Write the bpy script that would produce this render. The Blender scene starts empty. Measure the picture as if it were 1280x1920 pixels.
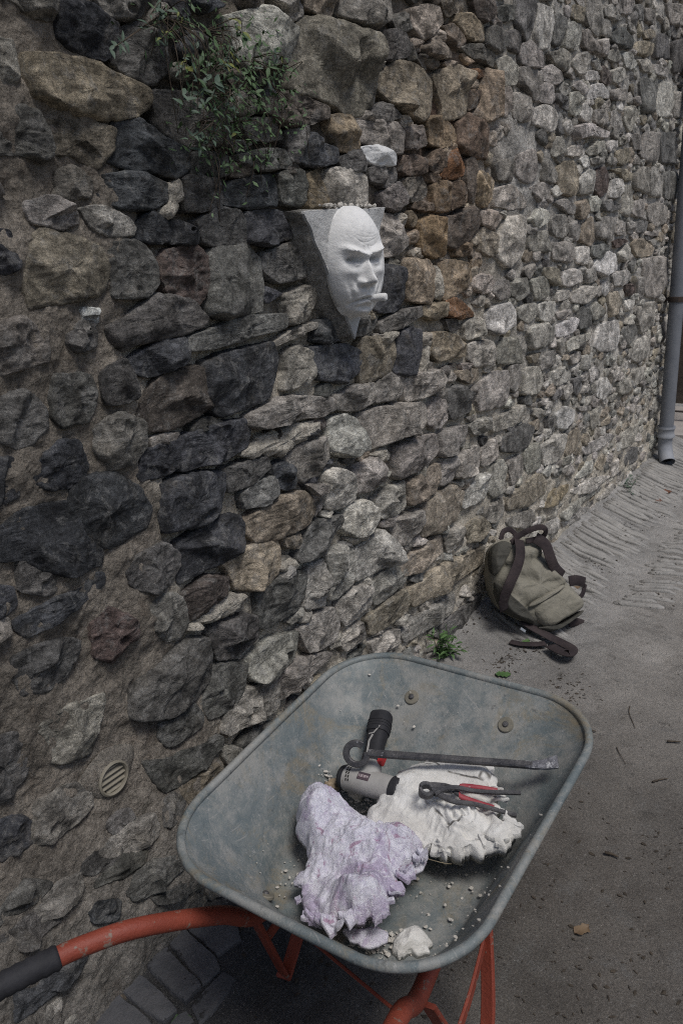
import bpy, math, random
import numpy as np
from mathutils import Vector, Matrix

random.seed(7)
rng = np.random.default_rng(7)
R = math.radians
scene = bpy.context.scene
col = scene.collection

# ------------------------------------------------------------------ camera
CAM_H = 1.6
PITCH, ROLL = R(18.5), R(3.0)
cam = bpy.data.cameras.new('camera')
cam.sensor_fit = 'VERTICAL'
cam.sensor_height = 36.0
cam.sensor_width = 24.0
cam.lens = 36.0 * 1493.0 / 1920.0
cam.clip_start = 0.05
cam.clip_end = 400.0
cam.dof.use_dof = True
cam.dof.focus_distance = 2.15
cam.dof.aperture_fstop = 9.0
cam_ob = bpy.data.objects.new('camera', cam)
col.objects.link(cam_ob)
_u0 = Vector((0, math.sin(PITCH), math.cos(PITCH)))
_r0 = Vector((1, 0, 0))
_f = Vector((0, math.cos(PITCH), -math.sin(PITCH)))
_up = _u0 * math.cos(ROLL) + _r0 * math.sin(ROLL)
_rt = _r0 * math.cos(ROLL) - _u0 * math.sin(ROLL)
cam_ob.matrix_world = Matrix(((_rt.x, _up.x, -_f.x, 0), (_rt.y, _up.y, -_f.y, 0), (_rt.z, _up.z, -_f.z, CAM_H), (0, 0, 0, 1)))
scene.camera = cam_ob

# ------------------------------------------------------------------ sky, sun, exposure
SUN_EL, SUN_AZ = R(63), R(146)          # azimuth clockwise from +Y
world = bpy.data.worlds.new('World')
scene.world = world
world.use_nodes = True
wn, wl = world.node_tree.nodes, world.node_tree.links
wn.clear()
sky = wn.new('ShaderNodeTexSky')
sky.sky_type = 'NISHITA'
sky.sun_disc = False
sky.sun_elevation = SUN_EL
sky.sun_rotation = SUN_AZ
sky.dust_density = 3.0
sky.air_density = 1.0
hs = wn.new('ShaderNodeHueSaturation')
hs.inputs['Saturation'].default_value = 1.2
bg = wn.new('ShaderNodeBackground')
bg.inputs['Strength'].default_value = 0.055
wo = wn.new('ShaderNodeOutputWorld')
wl.new(sky.outputs[0], hs.inputs['Color'])
wl.new(hs.outputs[0], bg.inputs['Color'])
wl.new(bg.outputs[0], wo.inputs['Surface'])
sun = bpy.data.lights.new('sun', 'SUN')
sun.energy = 1.5
sun.angle = R(18)
sun.color = (1.0, 0.99, 0.97)
sun_ob = bpy.data.objects.new('sun', sun)
col.objects.link(sun_ob)
_sd = Vector((math.sin(SUN_AZ) * math.cos(SUN_EL), math.cos(SUN_AZ) * math.cos(SUN_EL), math.sin(SUN_EL)))
sun_ob.rotation_euler = _sd.to_track_quat('Z', 'Y').to_euler()
vs = scene.view_settings
vs.view_transform = 'Standard'
vs.look = 'None'
vs.exposure = 0.42
vs.gamma = 1.0
vs.use_curve_mapping = False
scene.render.film_transparent = False
try:
    scene.cycles.max_bounces = 6
    scene.cycles.use_denoising = False
    scene.cycles.filter_width = 1.1
    scene.cycles.sample_clamp_indirect = 2.0
except Exception:
    pass

# ------------------------------------------------------------------ frames
# wall frame: u along the wall, n out of the wall into the alley, z up (metres)
TH = R(35.6046)
D = np.array([math.sin(TH), math.cos(TH), 0.0])
N = np.array([math.cos(TH), -math.sin(TH), 0.0])
WD = -1.37173
WALL_ROT = math.pi / 2 - TH
# barrow frame: x right, y towards the wheel
BX, BY, BH = 0.0731, 1.3511, 0.5981

class Frame:
    def __init__(s, kind, base):
        s.kind, s.base = kind, np.array(base, float)
    def local(s, P):
        P = np.asarray(P, float).reshape(-1, 3) - s.base
        if s.kind == 'wall':
            P = np.stack([P[:, 0], -P[:, 1], P[:, 2]], 1)
        return P
    def matrix(s):
        b = s.base
        if s.kind == 'wall':
            w = D * b[0] + N * (WD + b[1]) + np.array([0, 0, b[2]])
            return Matrix.Translation(Vector(w)) @ Matrix.Rotation(WALL_ROT, 4, 'Z')
        c, sn = math.cos(BH), math.sin(BH)
        w = (BX + b[0] * c + b[1] * sn, BY - b[0] * sn + b[1] * c, b[2])
        return Matrix.Translation(Vector(w)) @ Matrix.Rotation(-BH, 4, 'Z')

# ------------------------------------------------------------------ numpy noise
def _hash(ix, iy, iz, seed):
    h = (ix.astype(np.int64) * 374761393 + iy.astype(np.int64) * 668265263 + iz.astype(np.int64) * 2147483647 + seed * 974711) & 0xffffffff
    h = ((h ^ (h >> 13)) * 1274126177) & 0xffffffff
    h = ((h ^ (h >> 16)) * 2246822519) & 0xffffffff
    return ((h ^ (h >> 15)) & 0xffff) / 65535.0

def vnoise(P, seed=0):
    P = np.asarray(P, float)
    i = np.floor(P).astype(np.int64)
    f = P - i
    f = f * f * f * (f * (f * 6 - 15) + 10)
    out = 0
    for dx in (0, 1):
        wx = f[:, 0] if dx else 1 - f[:, 0]
        for dy in (0, 1):
            wy = f[:, 1] if dy else 1 - f[:, 1]
            for dz in (0, 1):
                wz = f[:, 2] if dz else 1 - f[:, 2]
                out = out + wx * wy * wz * _hash(i[:, 0] + dx, i[:, 1] + dy, i[:, 2] + dz, seed)
    return out * 2 - 1

def fbm(P, octv=4, seed=0, gain=0.5, ridged=False):
    P = np.asarray(P, float)
    a, s, tot = 1.0, 0, 0.0
    for o in range(octv):
        v = vnoise(P * (2.03 ** o) + o * 17.3, seed + o)
        if ridged:
            v = 1 - 2 * np.abs(v)
        s = s + a * v
        tot += a
        a *= gain
    return s / tot

def sstep(a, b, x):
    t = np.clip((np.asarray(x, float) - a) / (b - a), 0, 1)
    return t * t * (3 - 2 * t)

# ------------------------------------------------------------------ mesh helpers: every builder returns (V, F)
def make_mesh(name, V, F, mat=None, smooth=True, tint=None, sharp=None):
    me = bpy.data.meshes.new(name)
    V = np.asarray(V, float)
    if isinstance(F, np.ndarray) and F.ndim == 2:
        k = F.shape[1]
        me.vertices.add(len(V))
        me.vertices.foreach_set('co', V.ravel())
        me.loops.add(F.size)
        me.loops.foreach_set('vertex_index', F.ravel().astype(np.int32))
        me.polygons.add(len(F))
        me.polygons.foreach_set('loop_start', np.arange(0, F.size, k, dtype=np.int32))
        me.update(calc_edges=True)
        me.validate()
    else:
        me.from_pydata([tuple(v) for v in V], [], [tuple(int(i) for i in f) for f in F])
        me.validate()
    me.polygons.foreach_set('use_smooth', np.full(len(me.polygons), smooth))
    if sharp is not None:
        me.set_sharp_from_angle(angle=sharp)
    if tint is not None:
        at = me.color_attributes.new('tint', 'FLOAT_COLOR', 'POINT')
        t = np.asarray(tint, float)
        if t.ndim == 1:
            t = np.tile(t, (len(V), 1))
        at.data.foreach_set('color', np.c_[t, np.ones(len(V))].astype(np.float32).ravel())
    if mat is not None:
        me.materials.append(mat)
    return me

def put(name, vf, mat, fr, parent=None, smooth=True, tint=None, sharp=R(38), stuff=False, label=None):
    """link (V, F), given in frame coordinates, as one mesh object"""
    V, F = vf
    me = make_mesh(name, fr.local(V), F, mat, smooth, tint, sharp)
    o = bpy.data.objects.new(name, me)
    col.objects.link(o)
    if parent is not None:
        o.parent = parent
    else:
        o.matrix_world = fr.matrix()
    if stuff:
        o['kind'] = 'stuff'
    if label:
        o['label'] = label
    return o

def thing(name, label, cat, fr, group=None):
    o = bpy.data.objects.new(name, None)
    o.empty_display_size = 0.1
    col.objects.link(o)
    o.matrix_world = fr.matrix()
    o['label'], o['category'] = label, cat
    if group:
        o['group'] = group
    return o

def tag(o, label, cat, group=None):
    o['label'], o['category'] = label, cat
    if group:
        o['group'] = group
    return o

def join(*parts):
    V, F, k = [], [], 0
    for v, f in parts:
        V.append(np.asarray(v, float).reshape(-1, 3))
        F += [tuple(int(i) + k for i in q) for q in f]
        k += len(V[-1])
    return np.vstack(V), F

def smooth_path(P, n=8):
    """Catmull-Rom through the points"""
    P = np.asarray(P, float)
    Q = np.vstack([2 * P[0] - P[1], P, 2 * P[-1] - P[-2]])
    out = []
    for i in range(1, len(Q) - 2):
        p0, p1, p2, p3 = Q[i - 1], Q[i], Q[i + 1], Q[i + 2]
        for t in np.linspace(0, 1, n, endpoint=False):
            out.append(0.5 * (2 * p1 + (p2 - p0) * t + (2 * p0 - 5 * p1 + 4 * p2 - p3) * t * t + (3 * p1 - p0 - 3 * p2 + p3) * t ** 3))
    out.append(P[-1])
    return np.array(out)

def _frames(P):
    T = np.gradient(P, axis=0)
    T /= np.linalg.norm(T, axis=1)[:, None] + 1e-12
    up = np.array([0, 0, 1.0]) if abs(T[0, 2]) < 0.9 else np.array([1.0, 0, 0])
    A = []
    a = up - T[0] * (up @ T[0])
    for t in T:
        a = a - t * (a @ t)
        a /= np.linalg.norm(a) + 1e-12
        A.append(a.copy())
    A = np.array(A)
    return T, A, np.cross(T, A)

def tube(P, r, seg=14, caps=True):
    P = np.asarray(P, float)
    r = np.broadcast_to(np.asarray(r, float), (len(P),))
    T, A, B = _frames(P)
    an = np.linspace(0, 2 * math.pi, seg, endpoint=False)
    V = (P[:, None] + r[:, None, None] * (np.cos(an)[None, :, None] * A[:, None] + np.sin(an)[None, :, None] * B[:, None])).reshape(-1, 3)
    F = []
    for i in range(len(P) - 1):
        for j in range(seg):
            k = (j + 1) % seg
            F.append((i * seg + j, i * seg + k, (i + 1) * seg + k, (i + 1) * seg + j))
    if caps:
        F.append(tuple(range(seg))[::-1])
        F.append(tuple((len(P) - 1) * seg + j for j in range(seg)))
    return V, F

def bar(P, w, h, up=None, taper=None):
    """rectangular section with chamfers swept along P; w across, h along 'up'"""
    P = np.asarray(P, float)
    T = np.gradient(P, axis=0)
    T /= np.linalg.norm(T, axis=1)[:, None] + 1e-12
    w = np.broadcast_to(np.asarray(w, float), (len(P),))
    h = np.broadcast_to(np.asarray(h, float), (len(P),))
    if up is None:
        up = np.array([0, 0, 1.0])
    up = np.broadcast_to(np.asarray(up, float), (len(P), 3))
    V = []
    for p, t, u, a, b in zip(P, T, up, w, h):
        u = u - t * (u @ t)
        u = u / (np.linalg.norm(u) + 1e-12)
        s = np.cross(t, u)
        c = 0.22 * min(a, b)
        for x, y in ((a / 2 - c, b / 2), (a / 2, b / 2 - c), (a / 2, -b / 2 + c), (a / 2 - c, -b / 2), (-a / 2 + c, -b / 2), (-a / 2, -b / 2 + c), (-a / 2, b / 2 - c), (-a / 2 + c, b / 2)):
            V.append(p + s * x + u * y)
    F = []
    for i in range(len(P) - 1):
        for j in range(8):
            k = (j + 1) % 8
            F.append((i * 8 + j, i * 8 + k, (i + 1) * 8 + k, (i + 1) * 8 + j))
    F.append(tuple(range(8))[::-1])
    F.append(tuple((len(P) - 1) * 8 + j for j in range(8)))
    return np.array(V), F

def box(c, s, ax=None, ch=0.15):
    """chamfered box: centre, sizes, axes"""
    c, s = np.asarray(c, float), np.asarray(s, float)
    ax = np.eye(3) if ax is None else np.asarray(ax, float)
    return bar(np.array([c - ax[0] * s[0] / 2, c + ax[0] * s[0] / 2]), s[1], s[2], up=ax[2])

def lathe(prof, o, ax, seg=24):
    """prof rows (radius, along); o origin, ax axis"""
    prof = np.asarray(prof, float)
    ax = np.asarray(ax, float) / np.linalg.norm(ax)
    a = np.cross(ax, [0.31, 0.77, 0.55])
    a /= np.linalg.norm(a)
    b = np.cross(ax, a)
    an = np.linspace(0, 2 * math.pi, seg, endpoint=False)
    V, F = [], []
    for r, h in prof:
        V.append(np.asarray(o) + ax * h + r * (np.cos(an)[:, None] * a + np.sin(an)[:, None] * b))
    for i in range(len(prof) - 1):
        for j in range(seg):
            k = (j + 1) % seg
            F.append((i * seg + j, i * seg + k, (i + 1) * seg + k, (i + 1) * seg + j))
    return np.vstack(V), F

def resample(P, M, closed=True):
    P = np.asarray(P, float)
    Q = np.vstack([P, P[:1]]) if closed else P
    s = np.r_[0, np.cumsum(np.linalg.norm(np.diff(Q, axis=0), axis=1))]
    q = np.linspace(0, s[-1], M, endpoint=not closed)
    return np.stack([np.interp(q, s, Q[:, k]) for k in range(Q.shape[1])], 1)

def chaikin(P, it=1, w=0.25):
    for _ in range(it):
        Q = np.roll(P, -1, axis=0)
        P = np.stack([P * (1 - w) + Q * w, P * w + Q * (1 - w)], 1).reshape(-1, P.shape[1])
    return P

def area2(P):
    x, y = P[:, 0], P[:, 1]
    return 0.5 * np.sum(x * np.roll(y, -1) - y * np.roll(x, -1))

def centroid(P):
    x, y = P[:, 0], P[:, 1]
    c = x * np.roll(y, -1) - y * np.roll(x, -1)
    a = c.sum() / 2
    return np.array([((x + np.roll(x, -1)) * c).sum(), ((y + np.roll(y, -1)) * c).sum()]) / (6 * a)

def disc_mesh(outline, ts):
    """concentric rings from the outline (t = 0) to the centroid; returns 2-D points, t, angle index, faces"""
    c = centroid(outline)
    M = len(outline)
    P = np.vstack([outline + (c - outline) * t for t in ts] + [c[None]])
    t = np.r_[np.repeat(ts, M), 1.0]
    F = []
    for i in range(len(ts) - 1):
        for j in range(M):
            k = (j + 1) % M
            F.append((i * M + j, i * M + k, (i + 1) * M + k, (i + 1) * M + j))
    l = (len(ts) - 1) * M
    for j in range(M):
        F.append((l + j, l + (j + 1) % M, len(ts) * M))
    return P, t, F, c

# ------------------------------------------------------------------ materials
def nodes_of(m):
    m.use_nodes = True
    nt = m.node_tree
    nt.nodes.clear()
    return nt, nt.nodes, nt.links

class NB:
    """small node builder"""
    def __init__(s, name):
        s.m = bpy.data.materials.new(name)
        s.nt, s.n, s.l = nodes_of(s.m)
        s.out = s.n.new('ShaderNodeOutputMaterial')
        s.b = s.n.new('ShaderNodeBsdfPrincipled')
        s.l.new(s.b.outputs[0], s.out.inputs[0])
        s.geo = s.n.new('ShaderNodeNewGeometry')
        s.pos = s.geo.outputs['Position']
        s.h = None
    def set(s, sock, v):
        if hasattr(v, 'links'):
            s.l.new(v, sock)
        else:
            sock.default_value = v
    def scale(s, v):
        q = s.n.new('ShaderNodeVectorMath')
        q.operation = 'MULTIPLY'
        s.l.new(s.pos, q.inputs[0])
        q.inputs[1].default_value = v
        return q.outputs[0]
    def turned(s, ang, v):
        q = s.n.new('ShaderNodeMapping')
        q.vector_type = 'TEXTURE'
        q.inputs['Rotation'].default_value = (0, 0, ang)
        q.inputs['Scale'].default_value = tuple(1.0 / x for x in v)
        s.l.new(s.pos, q.inputs['Vector'])
        return q.outputs[0]
    def noise(s, sc, det=5, rough=0.6, dist=0.0, vec=None):
        q = s.n.new('ShaderNodeTexNoise')
        q.inputs['Scale'].default_value = sc
        q.inputs['Detail'].default_value = det
        q.inputs['Roughness'].default_value = rough
        q.inputs['Distortion'].default_value = dist
        s.l.new(vec or s.pos, q.inputs['Vector'])
        return q.outputs['Fac']
    def voro(s, sc, feature='F1', vec=None, rnd=1.0):
        q = s.n.new('ShaderNodeTexVoronoi')
        q.feature = feature
        q.inputs['Scale'].default_value = sc
        q.inputs['Randomness'].default_value = rnd
        s.l.new(vec or s.pos, q.inputs['Vector'])
        return q.outputs['Distance']
    def ramp(s, x, a, b, lo=0.0, hi=1.0):
        q = s.n.new('ShaderNodeMapRange')
        q.interpolation_type = 'SMOOTHSTEP'
        s.l.new(x, q.inputs[0])
        for k, v in zip((1, 2, 3, 4), (a, b, lo, hi)):
            q.inputs[k].default_value = v
        return q.outputs[0]
    def mix(s, f, a, b, mode='MIX'):
        q = s.n.new('ShaderNodeMix')
        q.data_type = 'RGBA'
        q.blend_type = mode
        s.set(q.inputs[0], f)
        for k, v in ((6, a), (7, b)):
            if isinstance(v, (tuple, list)) and len(v) == 3:
                v = (*v, 1.0)
            s.set(q.inputs[k], v)
        return q.outputs[2]
    def math(s, op, a, b=0.0):
        q = s.n.new('ShaderNodeMath')
        q.operation = op
        s.set(q.inputs[0], a)
        s.set(q.inputs[1], b)
        return q.outputs[0]
    def grey(s, v):
        q = s.n.new('ShaderNodeCombineColor')
        for k in range(3):
            s.l.new(v, q.inputs[k])
        return q.outputs[0]
    def tint(s):
        q = s.n.new('ShaderNodeAttribute')
        q.attribute_name = 'tint'
        return q.outputs['Color']
    def bump(s, x, dist, strength=1.0):
        q = s.n.new('ShaderNodeBump')
        q.inputs['Strength'].default_value = strength
        q.inputs['Distance'].default_value = dist
        s.l.new(x, q.inputs['Height'])
        if s.h is not None:
            s.l.new(s.h, q.inputs['Normal'])
        s.h = q.outputs[0]
    def done(s, color, rough=0.85, metal=0.0, spec=0.3):
        if isinstance(color, tuple) and len(color) == 3:
            color = (*color, 1.0)
        s.set(s.b.inputs['Base Color'], color)
        s.set(s.b.inputs['Roughness'], rough)
        s.set(s.b.inputs['Metallic'], metal)
        s.b.inputs['Specular IOR Level'].default_value = spec
        if s.h is not None:
            s.l.new(s.h, s.b.inputs['Normal'])
        return s.m

def simple(name, a, b, sc=12, rough=0.7, metal=0.0, bump=0.001, bsc=120, spec=0.3, speck=None):
    k = NB(name)
    c = k.mix(k.ramp(k.noise(sc, 6, 0.65), 0.32, 0.68), a, b)
    if speck:
        c = k.mix(k.ramp(k.noise(speck[1], 4, 0.7), speck[2], speck[2] + 0.08), c, speck[0])
    if bump:
        k.bump(k.noise(bsc, 5, 0.65), bump)
    return k.done(c, rough, metal, spec)

def stone_material():
    k = NB('rubble stone')
    t = k.tint()
    big = k.noise(11, 6, 0.66, 0.8)
    c = k.mix(1.0, t, k.grey(k.ramp(big, 0.28, 0.72, 0.42, 1.65)), 'MULTIPLY')
    # bedding streaks, pale lichen and soot blotches belong to the stone
    st = k.noise(1.0, 6, 0.68, 0.9, k.scale((26, 26, 110)))
    c = k.mix(1.0, c, k.grey(k.ramp(st, 0.3, 0.7, 0.68, 1.35)), 'MULTIPLY')
    c = k.mix(k.ramp(k.noise(21, 7, 0.75, 0.6), 0.52, 0.62, 0, 0.75), c, k.mix(0.5, c, (0.36, 0.352, 0.335)))
    c = k.mix(k.ramp(k.noise(30, 7, 0.8, 0.4), 0.57, 0.68, 0, 0.7), c, k.mix(0.72, c, (0.03, 0.031, 0.035)))
    c = k.mix(k.ramp(k.noise(95, 6, 0.85), 0.60, 0.68, 0, 0.4), c, (0.40, 0.37, 0.325))
    c = k.mix(k.ramp(k.noise(7.5, 6, 0.75), 0.54, 0.70, 0, 0.5), c, k.mix(0.5, c, (0.30, 0.26, 0.20)))
    rough = k.noise(52, 8, 0.8, 0.5)
    c = k.mix(1.0, c, k.grey(k.ramp(rough, 0.32, 0.68, 0.6, 1.45)), 'MULTIPLY')  # crevices darkened along with the bump: relief shade put into the colour
    fine = k.noise(280, 4, 0.8)
    c = k.mix(1.0, c, k.grey(k.ramp(fine, 0.3, 0.7, 0.72, 1.28)), 'MULTIPLY')
    k.bump(rough, 0.015, 0.9)
    k.bump(st, 0.006, 0.8)
    k.bump(k.noise(120, 8, 0.85, 0.3), 0.008, 0.9)
    k.bump(fine, 0.003, 1.0)
    return k.done(c, 0.86, 0, 0.25)

def mortar_material():
    k = NB('lime mortar')
    t = k.tint()
    c = k.mix(1.0, t, k.grey(k.ramp(k.noise(7, 6, 0.65), 0.25, 0.75, 0.65, 1.4)), 'MULTIPLY')
    c = k.mix(k.ramp(k.noise(15, 5, 0.7), 0.55, 0.7, 0, 0.5), c, k.mix(0.6, c, (0.11, 0.07, 0.045)))
    c = k.mix(k.ramp(k.noise(130, 4, 0.75), 0.62, 0.72, 0, 0.7), c, (0.30, 0.27, 0.22))
    c = k.mix(k.ramp(k.noise(170, 4, 0.75), 0.64, 0.72, 0, 0.8), c, (0.03, 0.027, 0.024))
    gr = k.noise(75, 8, 0.85, 0.3)
    c = k.mix(1.0, c, k.grey(k.ramp(gr, 0.32, 0.68, 0.55, 1.45)), 'MULTIPLY')
    k.bump(k.noise(24, 8, 0.75, 0.3), 0.030, 0.9)
    k.bump(gr, 0.010, 0.9)
    k.bump(k.voro(150), 0.003, 0.6)
    return k.done(c, 0.95, 0, 0.15)

def ground_material():
    k = NB('worn concrete')
    t = k.tint()
    c = k.mix(1.0, t, k.grey(k.ramp(k.noise(2.2, 6, 0.6, 0.3), 0.28, 0.72, 0.72, 1.25)), 'MULTIPLY')
    c = k.mix(k.ramp(k.noise(9, 7, 0.72), 0.52, 0.72, 0, 0.65), c, (0.20, 0.195, 0.185))
    c = k.mix(k.ramp(k.noise(14, 8, 0.82, 0.4), 0.54, 0.66, 0, 0.6), c, (0.075, 0.069, 0.062))
    c = k.mix(k.ramp(k.noise(95, 6, 0.85), 0.56, 0.64, 0, 0.7), c, (0.07, 0.064, 0.058))
    c = k.mix(k.ramp(k.noise(150, 5, 0.85), 0.57, 0.64, 0, 0.7), c, (0.36, 0.345, 0.32))
    gg = k.noise(240, 5, 0.9)
    c = k.mix(1.0, c, k.grey(k.ramp(gg, 0.3, 0.7, 0.5, 1.5)), 'MULTIPLY')
    k.bump(k.noise(11, 7, 0.7), 0.016, 0.6)
    k.bump(k.noise(90, 8, 0.9), 0.010, 1.0)
    return k.done(c, 0.92, 0, 0.2)

def tray_material():
    k = NB('dusty galvanised steel')
    c = k.mix(k.ramp(k.noise(9, 9, 0.8, 0.5), 0.34, 0.66), (0.115, 0.142, 0.150), (0.19, 0.208, 0.205))
    c = k.mix(k.ramp(k.noise(6.5, 9, 0.82, 0.6), 0.50, 0.62, 0, 0.75), c, (0.23, 0.20, 0.145))
    c = k.mix(k.ramp(k.noise(5.2, 9, 0.82), 0.45, 0.60, 0, 0.75), c, (0.30, 0.295, 0.275))
    c = k.mix(k.ramp(k.noise(1, 7, 0.78, 0, k.scale((34, 34, 130))), 0.54, 0.68, 0, 0.45), c, (0.30, 0.285, 0.25))
    c = k.mix(k.ramp(k.noise(75, 6, 0.85), 0.60, 0.65, 0, 0.7), c, (0.42, 0.41, 0.39))
    c = k.mix(k.ramp(k.noise(26, 7, 0.85), 0.57, 0.66, 0, 0.6), c, (0.06, 0.065, 0.068))
    for an_, s_ in ((-0.6, (260, 5, 30)), (0.5, (240, 6, 30)), (-1.1, (5, 300, 30))):
        c = k.mix(k.ramp(k.noise(1, 3, 0.6, 0.2, k.turned(an_, s_)), 0.665, 0.70, 0, 0.45), c, (0.36, 0.35, 0.33))
    c = k.mix(k.ramp(k.noise(3.1, 5, 0.7, 0.3), 0.57, 0.68, 0, 0.6), c, (0.235, 0.185, 0.115))
    k.bump(k.noise(45, 7, 0.75), 0.0022, 0.9)
    k.bump(k.noise(250, 4, 0.8), 0.0008, 0.9)
    return k.done(c, k.ramp(k.noise(14, 5, 0.6), 0.3, 0.7, 0.5, 0.85), 0.12, 0.35)

def plaster_material(name, a, b, bumpd=0.0015, dirt=0.25, pink=None, crack=0.0):
    k = NB(name)
    c = k.mix(k.ramp(k.noise(14, 6, 0.65), 0.3, 0.7), a, b)
    if pink:
        fib = k.noise(1, 7, 0.8, 2.6, k.scale((55, 22, 34)))
        c = k.mix(k.ramp(fib, 0.50, 0.62, 0, 0.5), c, pink[0])
        c = k.mix(k.ramp(k.noise(12, 7, 0.8, 1.4), 0.58, 0.70, 0, 0.6), c, pink[1])
        c = k.mix(k.ramp(k.noise(1, 7, 0.85, 2.0, k.scale((24, 48, 36))), 0.50, 0.60, 0, 0.8), c, pink[2])
        c = k.mix(k.ramp(k.noise(9, 5, 0.6, 1.2), 0.50, 0.62, 0, 0.75), c, (0.47, 0.39, 0.54))
        c = k.mix(k.ramp(k.noise(15, 4, 0.6, 2.2), 0.60, 0.67, 0, 0.7), c, (0.36, 0.17, 0.28))
        c = k.mix(k.ramp(k.noise(1, 5, 0.65, 2.4, k.scale((20, 44, 30))), 0.56, 0.62, 0, 0.7), c, (0.82, 0.81, 0.86))
        k.bump(fib, 0.006, 0.8)
    c = k.mix(k.ramp(k.noise(30, 6, 0.75), 0.6, 0.75, 0, dirt), c, (0.30, 0.28, 0.25))
    if crack:
        cr = k.voro(11, 'DISTANCE_TO_EDGE')
        cr = k.math('MULTIPLY', k.ramp(cr, 0.0, 0.03, 1, 0), k.ramp(k.noise(9, 3), 0.55, 0.62))
        c = k.mix(k.math('MULTIPLY', cr, crack), c, (0.09, 0.08, 0.07))
        k.bump(k.math('SUBTRACT', 1.0, cr), 0.004, 0.8)
    k.bump(k.noise(55, 7, 0.72), bumpd * 3, 0.7)
    k.bump(k.noise(240, 4, 0.75), bumpd * 0.6, 0.6)
    return k.done(c, 0.9, 0, 0.2)

def canvas_material(name, a, b):
    k = NB(name)
    c = k.mix(k.ramp(k.noise(11, 5, 0.6), 0.3, 0.7), a, b)
    c = k.mix(k.ramp(k.noise(300, 2, 0.5), 0.35, 0.65, 0, 0.3), c, tuple(x * 0.6 for x in a))
    k.bump(k.noise(26, 5, 0.6, 0.8), 0.010, 0.7)
    k.bump(k.noise(420, 2, 0.5), 0.0008, 0.8)
    return k.done(c, 0.92, 0, 0.15)

M_STONE = stone_material()
M_MORTAR = mortar_material()
M_GROUND = ground_material()
M_TRAY = tray_material()
M_PLAQUE = plaster_material('grey plaster', (0.38, 0.38, 0.372), (0.62, 0.62, 0.61), 0.004, 0.9)
M_FACE = plaster_material('white casting plaster', (0.66, 0.655, 0.64), (0.78, 0.775, 0.76), 0.0013, 0.5)
M_DAUB = plaster_material('white daub', (0.60, 0.60, 0.59), (0.72, 0.72, 0.71), 0.002, 0.3)
M_MOULD = plaster_material('cracked white plaster', (0.60, 0.585, 0.55), (0.77, 0.76, 0.73), 0.0022, 0.6, crack=0.9)
M_LILAC = plaster_material('lilac stained plaster', (0.69, 0.675, 0.755), (0.76, 0.745, 0.82), 0.003, 0.3, pink=((0.42, 0.34, 0.50), (0.30, 0.12, 0.22), (0.84, 0.83, 0.88)))
M_CRUMB = plaster_material('plaster crumbs', (0.45, 0.42, 0.37), (0.6, 0.57, 0.52), 0.002, 0.5)
M_ORANGE = simple('worn orange paint', (0.20, 0.042, 0.025), (0.265, 0.058, 0.034), 7, 0.55, 0, 0.0015, 160, 0.4, ((0.20, 0.15, 0.12), 38, 0.58))
M_BLACK = simple('black rubber', (0.018, 0.018, 0.021), (0.03, 0.03, 0.034), 20, 0.7, 0, 0.001, 160, 0.3, ((0.10, 0.10, 0.10), 50, 0.68))
M_GREYPL = simple('grey tool plastic', (0.30, 0.29, 0.275), (0.37, 0.36, 0.34), 25, 0.55, 0, 0.0004, 200, 0.4, ((0.2, 0.17, 0.13), 40, 0.64))
M_RED = simple('red plastic', (0.42, 0.02, 0.025), (0.34, 0.03, 0.03), 30, 0.5, 0, 0.0005, 200, 0.4, ((0.3, 0.2, 0.2), 60, 0.64))
M_REDGRIP = simple('dusty red grip', (0.27, 0.03, 0.045), (0.34, 0.07, 0.08), 30, 0.6, 0, 0.0006, 200, 0.35, ((0.42, 0.33, 0.33), 50, 0.62))
M_STEEL = simple('oily tool steel', (0.05, 0.05, 0.055), (0.12, 0.115, 0.115), 30, 0.5, 0.4, 0.0015, 140, 0.4, ((0.36, 0.35, 0.36), 55, 0.63))
M_STEELP = simple('plaster spattered steel', (0.10, 0.10, 0.115), (0.26, 0.26, 0.28), 42, 0.6, 0.3, 0.004, 110, 0.4, ((0.55, 0.55, 0.56), 70, 0.55))
M_LABELBAR = simple('dark label', (0.06, 0.05, 0.06), (0.09, 0.06, 0.07), 40, 0.5, 0, 0, 100, 0.4)
M_LETTER = simple('pale lettering', (0.5, 0.42, 0.42), (0.55, 0.47, 0.47), 40, 0.5, 0, 0, 100, 0.3)
M_PIPE = simple('blue grey pipe plastic', (0.135, 0.145, 0.165), (0.18, 0.19, 0.21), 5, 0.5, 0, 0.0008, 60, 0.4, ((0.2, 0.2, 0.21), 30, 0.66))
M_PIPEP = simple('pale pipe fitting', (0.22, 0.235, 0.265), (0.30, 0.31, 0.33), 9, 0.6, 0, 0.001, 60, 0.35)
M_IRON = simple('rusty iron', (0.035, 0.03, 0.028), (0.07, 0.05, 0.04), 20, 0.75, 0.2, 0.001, 150)
M_VENT = simple('beige vent plastic', (0.20, 0.18, 0.14), (0.27, 0.245, 0.195), 15, 0.6, 0, 0.0006, 200, 0.3, ((0.15, 0.13, 0.1), 50, 0.64))
M_HOLE = simple('dark duct', (0.012, 0.011, 0.01), (0.02, 0.018, 0.016), 20, 0.9, 0, 0)
M_CANVAS = canvas_material('olive canvas', (0.20, 0.188, 0.152), (0.275, 0.258, 0.212))
M_CANVASD = canvas_material('dark olive canvas', (0.065, 0.063, 0.055), (0.10, 0.096, 0.082))
M_STRAP = canvas_material('brown webbing', (0.035, 0.028, 0.030), (0.058, 0.046, 0.046))
M_CHROME = simple('buckle metal', (0.5, 0.5, 0.5), (0.6, 0.6, 0.6), 20, 0.35, 0.9, 0)
M_SLAB = simple('dark paving stone', (0.075, 0.076, 0.082), (0.115, 0.114, 0.118), 9, 0.9, 0, 0.006, 60, 0.2, ((0.035, 0.034, 0.034), 20, 0.6))
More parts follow.
